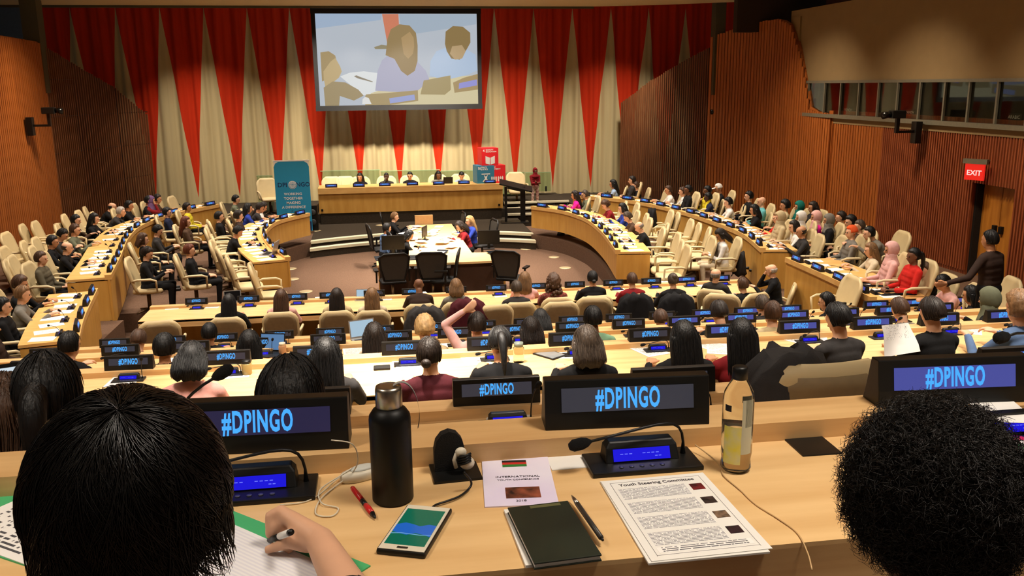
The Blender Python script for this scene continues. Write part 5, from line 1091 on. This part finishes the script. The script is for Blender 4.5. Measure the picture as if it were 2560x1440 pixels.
cable('earphone_cable', [(735, 1108 + 40, .1), (770, 1118, .12), (828, 1100, .12), (880, 1110, .11), (895, 1150, .06), (878, 1185, .02), (840, 1215, .004), (800, 1250, .003), (790, 1285, .003), (830, 1290, .003), (845, 1270, .003), (805, 1258, .006), (800, 1225, .006), (850, 1190, .02), (880, 1170, .03)][2:], .0016, wplast, 'tangled thin white cable beside the black bottle')
cable('earphone_cable', [(700, 1262, .003), (760, 1255, .003), (800, 1235, .004), (840, 1200, .006), (870, 1185, .01)], .0013, wplast, 'thin white cable trailing towards the writing hand')
cable('earpiece_cable', [(1738, 1112, .02), (1775, 1140, .012), (1800, 1165, .004), (1810, 1190, .003), (1850, 1225, .002), (1890, 1262, .002), (1950, 1300, .002), (1995, 1335, .002), (2020, 1385, .002), (2030, 1425, -.01)], .0016, mat('beige_cable', (206, 170, 120), .5), 'thin beige cable curving down the right of the papers')
# white earpiece holder
c = at(903, 1195, Z0); o = empty('earpiece_holder', c, R(25), 'off-white oblong earpiece unit beside the black bottle', 'earpiece')
MB().rings([[(.052 * s * math.cos(a), .024 * s * math.sin(a), z) for a in [k * math.pi / 10 for k in range(20)]] for s, z in ((.9, 0), (1, .004), (1, .014), (.96, .02), (.6, .024))]).build('body', wplast, o)
MB().ell((.005, 0, .024), (.032, .016, .008), 16, 8).build('dial', mat('dial_grey', (196, 198, 190), .4), o)
# red pen, phone socket and hook with earphone
P1_, P2_ = at(880, 1224, Z0), at(940, 1302, Z0); dv = P2_ - P1_
o = empty('pen', (P1_ + P2_) / 2, math.atan2(dv.y, dv.x) + R(90), 'red ballpoint pen with dark grip lying left of the smartphone', 'pen'); L_ = dv.length; rr = .006
redm = mat('pen_red', (196, 34, 34), .3)
MB().tube([(0, L_ * .48, rr), (0, L_ * .4, rr), (0, L_ * .05, rr)], [rr * .8, rr, rr], 12).build('barrel', redm, o); MB().tube([(0, L_ * .05, rr), (0, -L_ * .1, rr)], rr * .95, 12).build('collar', blk, o)
MB().tube([(0, -L_ * .1, rr), (0, -L_ * .2, rr), (0, -L_ * .36, rr)], [rr, rr * 1.15, rr], 12).build('grip', redm, o); MB().tube([(0, -L_ * .36, rr), (0, -L_ * .44, rr), (0, -L_ * .5, rr)], [rr, rr * .6, rr * .15], 12).build('tip', blk, o); MB().box((0, L_ * .25, rr * 2.1), (.004, L_ * .35, .002)).build('clip', redm, o)
q = quad((1072, 1165), (1190, 1150), (1203, 1200), (1086, 1212)); c, w, h, rz = q
o = empty('socket_plate', c, rz, 'black socket plate with raised hook holding an earpiece left of the brochure', 'socket'); MB().box((0, 0, .003), (w, h, .006)).build('plate', blk, o, bev=.001)
MB().prism([(x * .036, z) for x, z in [(-1, 0), (1, 0), (1, .055), (.85, .078), (.5, .094), (0, .1), (-.5, .094), (-.85, .078), (-1, .055)]], -.012, .012).build('hook', blkm, o).matrix_local = Matrix.Translation((-.012, h * .1, .004)) @ Matrix.Rotation(R(90), 4, 'X')
e_ = MB(); e_.ell((.012, -.018, .058), (.014, .01, .012), 14, 8).ell((.026, -.02, .03), (.018, .012, .016), 14, 8).tube([(.0, -.018, .02), (-.004, -.018, .04), (.004, -.018, .06)], .005, 8); e_.build('earpiece', wplast, o)
w_ = MB(); [w_.tube([(.002, -.03, .032 + .006 * k), (.02, -.034, .036 + .006 * k), (.034, -.03, .04 + .006 * k)], .003, 6) for k in range(4)]; w_.build('wound_wire', blk, o)
q = quad((1957, 1097), (2052, 1090), (2105, 1136), (2008, 1142)); o, w, h = flat('socket_plate', q, .004, blk, 'closed flat black socket plate near the curly-haired person', 'socket', .001)
# brochure
q = quad((1203, 1143), (1368, 1139), (1397, 1262), (1213, 1271)); o, w, h = flat('brochure', q, .003, mat('lilac_paper', (208, 196, 226), .6, c2=(226, 222, 234), scale=4), 'lilac brochure with a striped flag and a dark photograph', 'brochure')
for k, m in enumerate(('flag_black', 'flag_red', 'flag_green')):
    fm = mat(m, ((24, 20, 20), (190, 40, 34), (40, 120, 50))[k], .6); MB().box((-w * .02, h * (.36 - .045 * k), .0035), (w * .36, h * .045, .0006)).build('flag_stripe', fm, o)
MB().box((w * .04, -h * .27, .0035), (w * .48, h * .2, .0006)).build('photograph', mat('brochure_photo', (150, 80, 56), .5, c2=(26, 18, 16), scale=30), o)
dk = mat('print_ink', (60, 54, 66), .7)
for i, (l, y_, sz) in enumerate((('INTERNATIONAL', .04, .05), ('YOUTH CONFERENCE', -.02, .036), ('2018', -.42, .045))): mobj('lettering', text_mesh('lettering', l, h * sz, dk, extrude=.0002), o, (0, h * y_, .0036))
q = quad((1366, 1140), (1470, 1130), (1488, 1165), (1378, 1180)); flat('paper_sheet', q, .0015, white, 'blank white sheet tucked between the brochure and the console', 'paper')
# notebook on papers
q = quad((1255, 1278), (1405, 1268), (1500, 1402), (1318, 1418)); flat('paper_stack', q, .006, white, 'white papers under the dark notebook', 'paper')
q = quad((1268, 1262), (1420, 1259), (1510, 1394), (1332, 1402), Z0 + .02); c, w, h, rz = q
o = empty('notebook', (c.x, c.y, Z0 + .007), rz + R(5), 'dark green hardcover notebook lying on white papers', 'notebook')
gm = mat('notebook_green', (36, 44, 34), .45, c2=(22, 28, 22), scale=6); MB().box((0, 0, .0065), (w * .97, h * .97, .009)).build('pages', white, o); MB().box((0, 0, .012), (w, h, .003)).build('cover', gm, o, bev=.001); MB().box((0, 0, .001), (w, h, .002)).build('back_cover', gm, o)
MB().box((w * .1, h * .45, .0138), (w * .5, h * .05, .0006)).build('sticker', mat('sticker_olive', (92, 92, 60), .4), o)
P1_, P2_ = at(1415, 1245, Z0 + .01), at(1488, 1352, Z0 + .01); dv = P2_ - P1_; o = pen((P1_ + P2_) / 2 + Vector((.012, 0, 0)), math.atan2(dv.y, dv.x) + R(90), mat('pen_grey', (60, 58, 54), .4, .3), 'grey metal pen clipped along the dark notebook', dv.length)
# committee papers
q = quad((1503, 1212), (1752, 1182), (1922, 1383), (1622, 1414)); c, w, h, rz = q
o = empty('paper_stack', c, rz - .02, 'uneven lower sheets under the printed committee page', 'paper'); MB().box((0, 0, .002), (w, h, .004)).build('sheet', white, o)
q = quad((1510, 1207), (1757, 1177), (1929, 1372), (1622, 1402), Z0 + .006); c, w, h, rz = q
o = empty('printed_page', (c.x, c.y, Z0 + .0045), rz, 'printed page headed Youth Steering Committee with four small portraits', 'paper'); MB().box((0, 0, .0006), (w, h, .0012)).build('sheet', white, o)
ink = mat('black_ink', (40, 38, 40), .8); mobj('lettering', text_mesh('lettering', 'Youth Steering Committee', h * .05, ink, extrude=.0001, offset=.0003, M=Matrix.Diagonal((.92, 1, 1, 1))), o, (0, h * .42, .0014))
fb = MB()
for x, y_, ww, hh_ in ((0, h * .46, w * .86, .0008), (0, -h * .45, w * .86, .0008), (-w * .43, 0, .0008, h * .92), (w * .43, 0, .0008, h * .92)): fb.box((x, y_, .0013), (ww, hh_, .0002))
fb.build('frame_line', ink, o)
for k in range(4):
    yy = h * (.29 - .19 * k); MB().box((-w * .08, yy, .0013), (w * .64, h * .15, .0004)).build('text_block', printed('text_block', ink=(128, 128, 132), rows=10, words=30, dens=.5, m0=.01), o)
    MB().box((w * .335, yy + h * .02, .0014), (w * .12, h * .085, .0006)).build('portrait', mat('portrait_%d' % k, ((120, 30, 34), (70, 52, 50), (150, 120, 96), (60, 30, 40))[k], .5, c2=(14, 12, 12), scale=55), o)
MB().box((0, -h * .40, .0013), (w * .8, h * .06, .0004)).build('text_block', printed('foot_block', ink=(96, 96, 100), rows=3, words=18, dens=.5, m0=.05), o)
# green folders with papers at the left
green = mat('green_card', (70, 170, 108), .6, var=.05)
q = quad((108, 1166), (330, 1330), (120, 1500), (-90, 1300)); flat('green_folder', q, .003, green, 'green card folder at the left edge of the desk', 'folder')
q = quad((100, 1215), (300, 1340), (110, 1470), (-80, 1320), Z0 + .003); o, w, h = flat('printed_page', q, .0015, printed('form_print', rows=16, words=14, dens=.4, m0=.08), 'printed form lying in the left green folder', 'paper'); o.location.z = Z0 + .0032
q = quad((575, 1232), (850, 1445), (690, 1580), (400, 1350)); flat('green_folder', q, .003, green, 'green card folder under the writing hand', 'folder')
q = quad((560, 1262), (800, 1460), (640, 1600), (380, 1370), Z0 + .003); o, w, h = flat('writing_pad', q, .002, printed('ruled_paper', paper=(224, 224, 226), ink=(212, 212, 220), rows=22, words=1, dens=.9, m0=.02), 'white ruled sheet under the writing hand', 'paper'); o.location.z = Z0 + .0032
q = quad((2468, 1085), (2620, 1076), (2690, 1235), (2530, 1240)); o, w, h = flat('paper_bag', q, .012, plight, 'white paper bag with red and green print at the right edge', 'bag', .003)
MB().box((0, h * .3, .0128), (w * .8, h * .08, .001)).build('print_band', redm, o); MB().box((0, h * .15, .0128), (w * .7, h * .07, .001)).build('print_band', mat('print_green', (60, 130, 70), .6), o); MB().ell((-w * .2, -h * .3, .0125), (w * .2, h * .1, .001), 16, 6).build('print_mark', redm, o)
q = quad((2428, 984), (2533, 980), (2548, 1050), (2447, 1062), Z0 + .05); o, w, h = flat('paper_sheet', q, .0015, white, 'white sheet on the ledge below the rightmost large display', 'paper'); o.location.z = Z0 + .052
# extra console whose long microphone rises beside the large left display
bp = at(300, 1195, Z0); tip = atY(540, 942, 2.0); e_ = tip - bp
console_kit(bez([(.11, .02, .01), (.11, .02, .1), (e_.x * .55, e_.y * .5, e_.z * .75), tuple(e_)])).spawn('conference_console', bp, 0, 'console behind the dark hair with a microphone rising over the left display', 'console')
rp = at(2500, 1062, Z0 + .01)
# ------------------------------------------------------------------ the two people in the nearest row and one in the second
def strands(n, C, rad, axis, seed, thick, curl=0, rad2=1.0, tmax=1.95, m=None, name='hair', parent=None, grow=.0):
    g = np.random.default_rng(seed); axis = Vector(axis).normalized(); q = axis.to_track_quat('Z', 'Y').to_matrix(); V = []; Fc = []; S = 11 if curl else 9
    for s in range(n):
        if curl:
            th0 = math.acos(1 - g.random() * (1 - math.cos(tmax))); ph = g.random() * 6.283; base = q @ Vector((math.sin(th0) * math.cos(ph), math.sin(th0) * math.sin(ph), math.cos(th0)))
            nrm = Vector((base.x / rad[0], base.y / rad[1], base.z / rad[2])).normalized(); t1 = nrm.orthogonal().normalized(); t1.rotate(Matrix.Rotation(g.random() * 6.28, 3, nrm)); t2 = nrm.cross(t1)
            cr = g.uniform(.004, .011); ln = g.uniform(.01, .034); a0 = g.random() * 6.28; dr = t1 * g.uniform(-.02, .03); b0 = Vector((base.x * rad[0], base.y * rad[1], base.z * rad[2])); pts = []
            for k in range(S):
                t = k / (S - 1); a = a0 + t * g.uniform(5, 8); pts.append(b0 + nrm * (ln * t - .004) + dr * t + (t1 * math.cos(a) + t2 * math.sin(a)) * cr * min(1, t * 2.5))
        else:
            ph = g.random() * 6.283; th0 = g.random() ** .7 * 1.5; ln = g.uniform(.35, .9); sw = g.uniform(-.25, .45); lay = g.random(); kk = 1.0 + .05 * lay + grow * 0; pts = []; w1 = g.uniform(0, 6.28)
            for k in range(S):
                t = k / (S - 1); th = min(th0 + ln * t, tmax + .12 * g.random() * t); a = ph + sw * t + .015 * math.sin(5 * t + w1)
                d = q @ Vector((math.sin(th) * math.cos(a), math.sin(th) * math.sin(a), math.cos(th))); b = kk * (1 + .012 * math.sin(ph * 9 + th * 3))
                if d.z < -.15: b *= 1 + .0 ; 
                p = Vector((d.x * rad[0], d.y * rad[1], d.z * rad[2])) * b
                if d.z < -.1: p.x = p.x / max(.6, math.sqrt(max(.05, 1 - d.z * d.z))) * .97; p.y = p.y / max(.6, math.sqrt(max(.05, 1 - d.z * d.z))) * .97
                pts.append(p)
        o0 = len(V)
        for k, p in enumerate(pts):
            tg = (pts[min(k + 1, S - 1)] - pts[max(k - 1, 0)]).normalized(); u = tg.cross(p.normalized() if p.length else Vector((0, 0, 1)))
            if u.length < 1e-4: u = tg.orthogonal()
            u.normalize(); v = tg.cross(u); r_ = thick * (1 - .75 * (k / (S - 1)) ** 2)
            V += [tuple(p + u * r_), tuple(p - u * r_ * .5 + v * r_ * .87), tuple(p - u * r_ * .5 - v * r_ * .87)]
        for k in range(S - 1):
            for j in range(3): Fc.append((o0 + k * 3 + j, o0 + k * 3 + (j + 1) % 3, o0 + k * 3 + 3 + (j + 1) % 3, o0 + k * 3 + 3 + j))
    sh = MB().ell((0, 0, 0), tuple(x * .985 for x in rad), 40, 24); o0 = len(V); V += sh.v; Fc += [tuple(i + o0 for i in f) for f in sh.f]
    me = bpy.data.meshes.new(name); me.from_pydata(V, [], Fc); me.materials.append(m); me.polygons.foreach_set('use_smooth', [True] * len(Fc)); me.update()
    o_ = mobj(name, me, parent); o_.location = C; return o_
glossy = mat('hair_glossy_black', (16, 12, 10), .33, var=.3, scale=30, spec=.5)
frizz = mat('hair_curly_black', (26, 20, 15), .5, var=.4, scale=30, spec=.4)
def near_person(hpx, hpy, hy_, sk, top, label, arm=None, hs=1.12):
    hc = atY(hpx, hpy, hy_); P = []; head_prims(P, Vector((0, 0, 0)), 0, R(20)); P = [(a * hs, b * hs, r1 * hs, r2 * hs, l, e) for a, b, r1, r2, l, e in P]; P = [(a + hc, b + hc, r1, r2, l, e) for a, b, r1, r2, l, e in P]
    nb = hc + Vector((0, -.05, -.22)); S = nb + Vector((0, -.02, -.06)); C_ = lambda a, b, r1, r2, l: cap_prim(P, a, b, r1, r2, l)
    C_(nb + Vector((0, 0, .12)), nb, .058, .06, 'skin'); C_(nb, nb + Vector((0, 0, -.03)), .066, .085, 'top')
    C_(S + Vector((-.16, 0, -.03)), S + Vector((.16, 0, -.03)), .068, .068, 'top')
    for z, w_, r_ in ((-.1, .11, .12), (-.2, .10, .125), (-.32, .09, .12), (-.44, .08, .125), (-.54, .09, .135)): C_(S + Vector((-w_, -.01, z)), S + Vector((w_, -.01, z)), r_, r_, 'top')
    pel = S + Vector((0, 0, -.56))
    for s in (-1, 1):
        h = pel + Vector((s * .1, 0, 0)); kn = Vector((h.x + s * .04, h.y + .42, h.z - .02)); an = Vector((kn.x, kn.y, FZ[0] + .1)); C_(h, kn, .1, .07, 'bottom'); C_(kn, an, .065, .045, 'bottom'); C_(an + Vector((0, -.02, -.05)), an + Vector((0, .16, -.055)), .042, .036, 'shoe')
        sh = S + Vector((s * .205, 0, -.035))
        if s > 0 and arm: el, W, fn_ = arm; C_(sh, el, .058, .046, 'top'); C_(el, el.lerp(W, .2), .046, .042, 'top'); C_(el.lerp(W, .12), W, .041, .028, 'skin'); fn_(P)
        else:
            W = Vector((sh.x - s * .12, sh.y + .34, Z0 - .22)); el, W = ik(sh, W, .31, .27, Vector((s * .4, -.2, -1))); C_(sh, el, .058, .046, 'top'); C_(el, el.lerp(W, .9), .046, .034, 'top'); C_(el.lerp(W, .8), W, .03, .027, 'skin'); hand(P, W, Vector((0, 1, -.1)), Vector((0, 0, 1)), .6, -s)
    me = remesh([(a - hc, b - hc, r1, r2, l, e) for a, b, r1, r2, l, e in P], .0062, 'body', ORDER); o_ = mobj('person', me); o_.location = hc
    for i, m in enumerate((skin(sk), cloth(top), cloth('black'), blk)): o_.material_slots[i].link = 'OBJECT'; o_.material_slots[i].material = m
    for s in (-1, 1):
        e = bpy.data.objects.new('eye', eyeme); COL.objects.link(e); e.parent = o_; e.location = Matrix.Rotation(R(-20), 3, 'X') @ Vector((s * .031, .084, .012)) * hs
    tag(o_, label, 'person'); return o_
W = at(800, 1352, Z0 + .045); EL = at(905, 1545, Z0 + .05)
def writing_hand(P):
    A = lambda x, y, z: at(x, y, Z0 + z); C_ = lambda a, b, r1, r2: cap_prim(P, A(*a), A(*b), r1, r2, 'skin')
    for k in ((706, 1282, .075), (728, 1292, .066), (748, 1310, .052), (764, 1330, .036)): cap_prim(P, W, A(*k), .027, .0135, 'skin')
    C_((725, 1300, .05), (770, 1335, .035), .018, .022); C_((765, 1330, .04), (725, 1345, .045), .022, .014)
    for a, b, c_ in (((704, 1276, .076), (674, 1290, .066), (672, 1338, .03)), ((724, 1292, .066), (692, 1318, .048), (690, 1348, .018)), ((744, 1312, .050), (712, 1338, .032), (706, 1362, .013)), ((762, 1332, .034), (732, 1360, .020), (722, 1376, .011))):
        C_(a, b, .0125, .0105); C_(b, c_, .0105, .0082)
    C_((770, 1362, .032), (722, 1356, .036), .017, .0125); C_((722, 1356, .036), (670, 1374, .016), .0125, .009)
P1 = near_person(334, 1262, 1.06, 'l', 'black', 'person with straight black hair seen from behind, writing, at the lower left', arm=(EL, W, writing_hand))
strands(6500, Vector((0, -.012, .018)), (.115, .122, .130), (.10, -.34, .93), 5, .0009, m=glossy, parent=P1, tmax=2.15)
P2 = near_person(2328, 1282, 1.02, 'd', 'white', 'person with curly black hair seen from behind at the lower right', hs=1.08)
strands(9000, Vector((0, -.005, .03)), (.103, .115, .118), (0, -.2, 1), 9, .0008, curl=1, m=frizz, parent=P2, tmax=2.3)
tp_, bt_ = at(728, 1330, Z0 + .085), at(668, 1352, Z0 + .006); o = empty('pen', bt_, 0, 'black and white marker held in the writing hand', 'pen'); dv = tp_ - bt_
MB().tube([dv * .12, dv * .55], .0062, 12).build('barrel', blk, o); MB().tube([dv * .55, dv * .93], .0068, 12).build('sleeve', white, o); MB().tube([dv * .93, dv], .0062, 12).build('end_cap', blk, o); MB().tube([dv * .12, dv * 0], [.005, .001], 10).build('tip', steel, o)
person(118, 975, FZ[1], 4, 'desk', 'pony', 'black', 'navy', 'l', W_[1], ch=True, face=False, vox=.009, extra='in a dark navy jacket', sc=1.2)
label_chairs(); label_people()
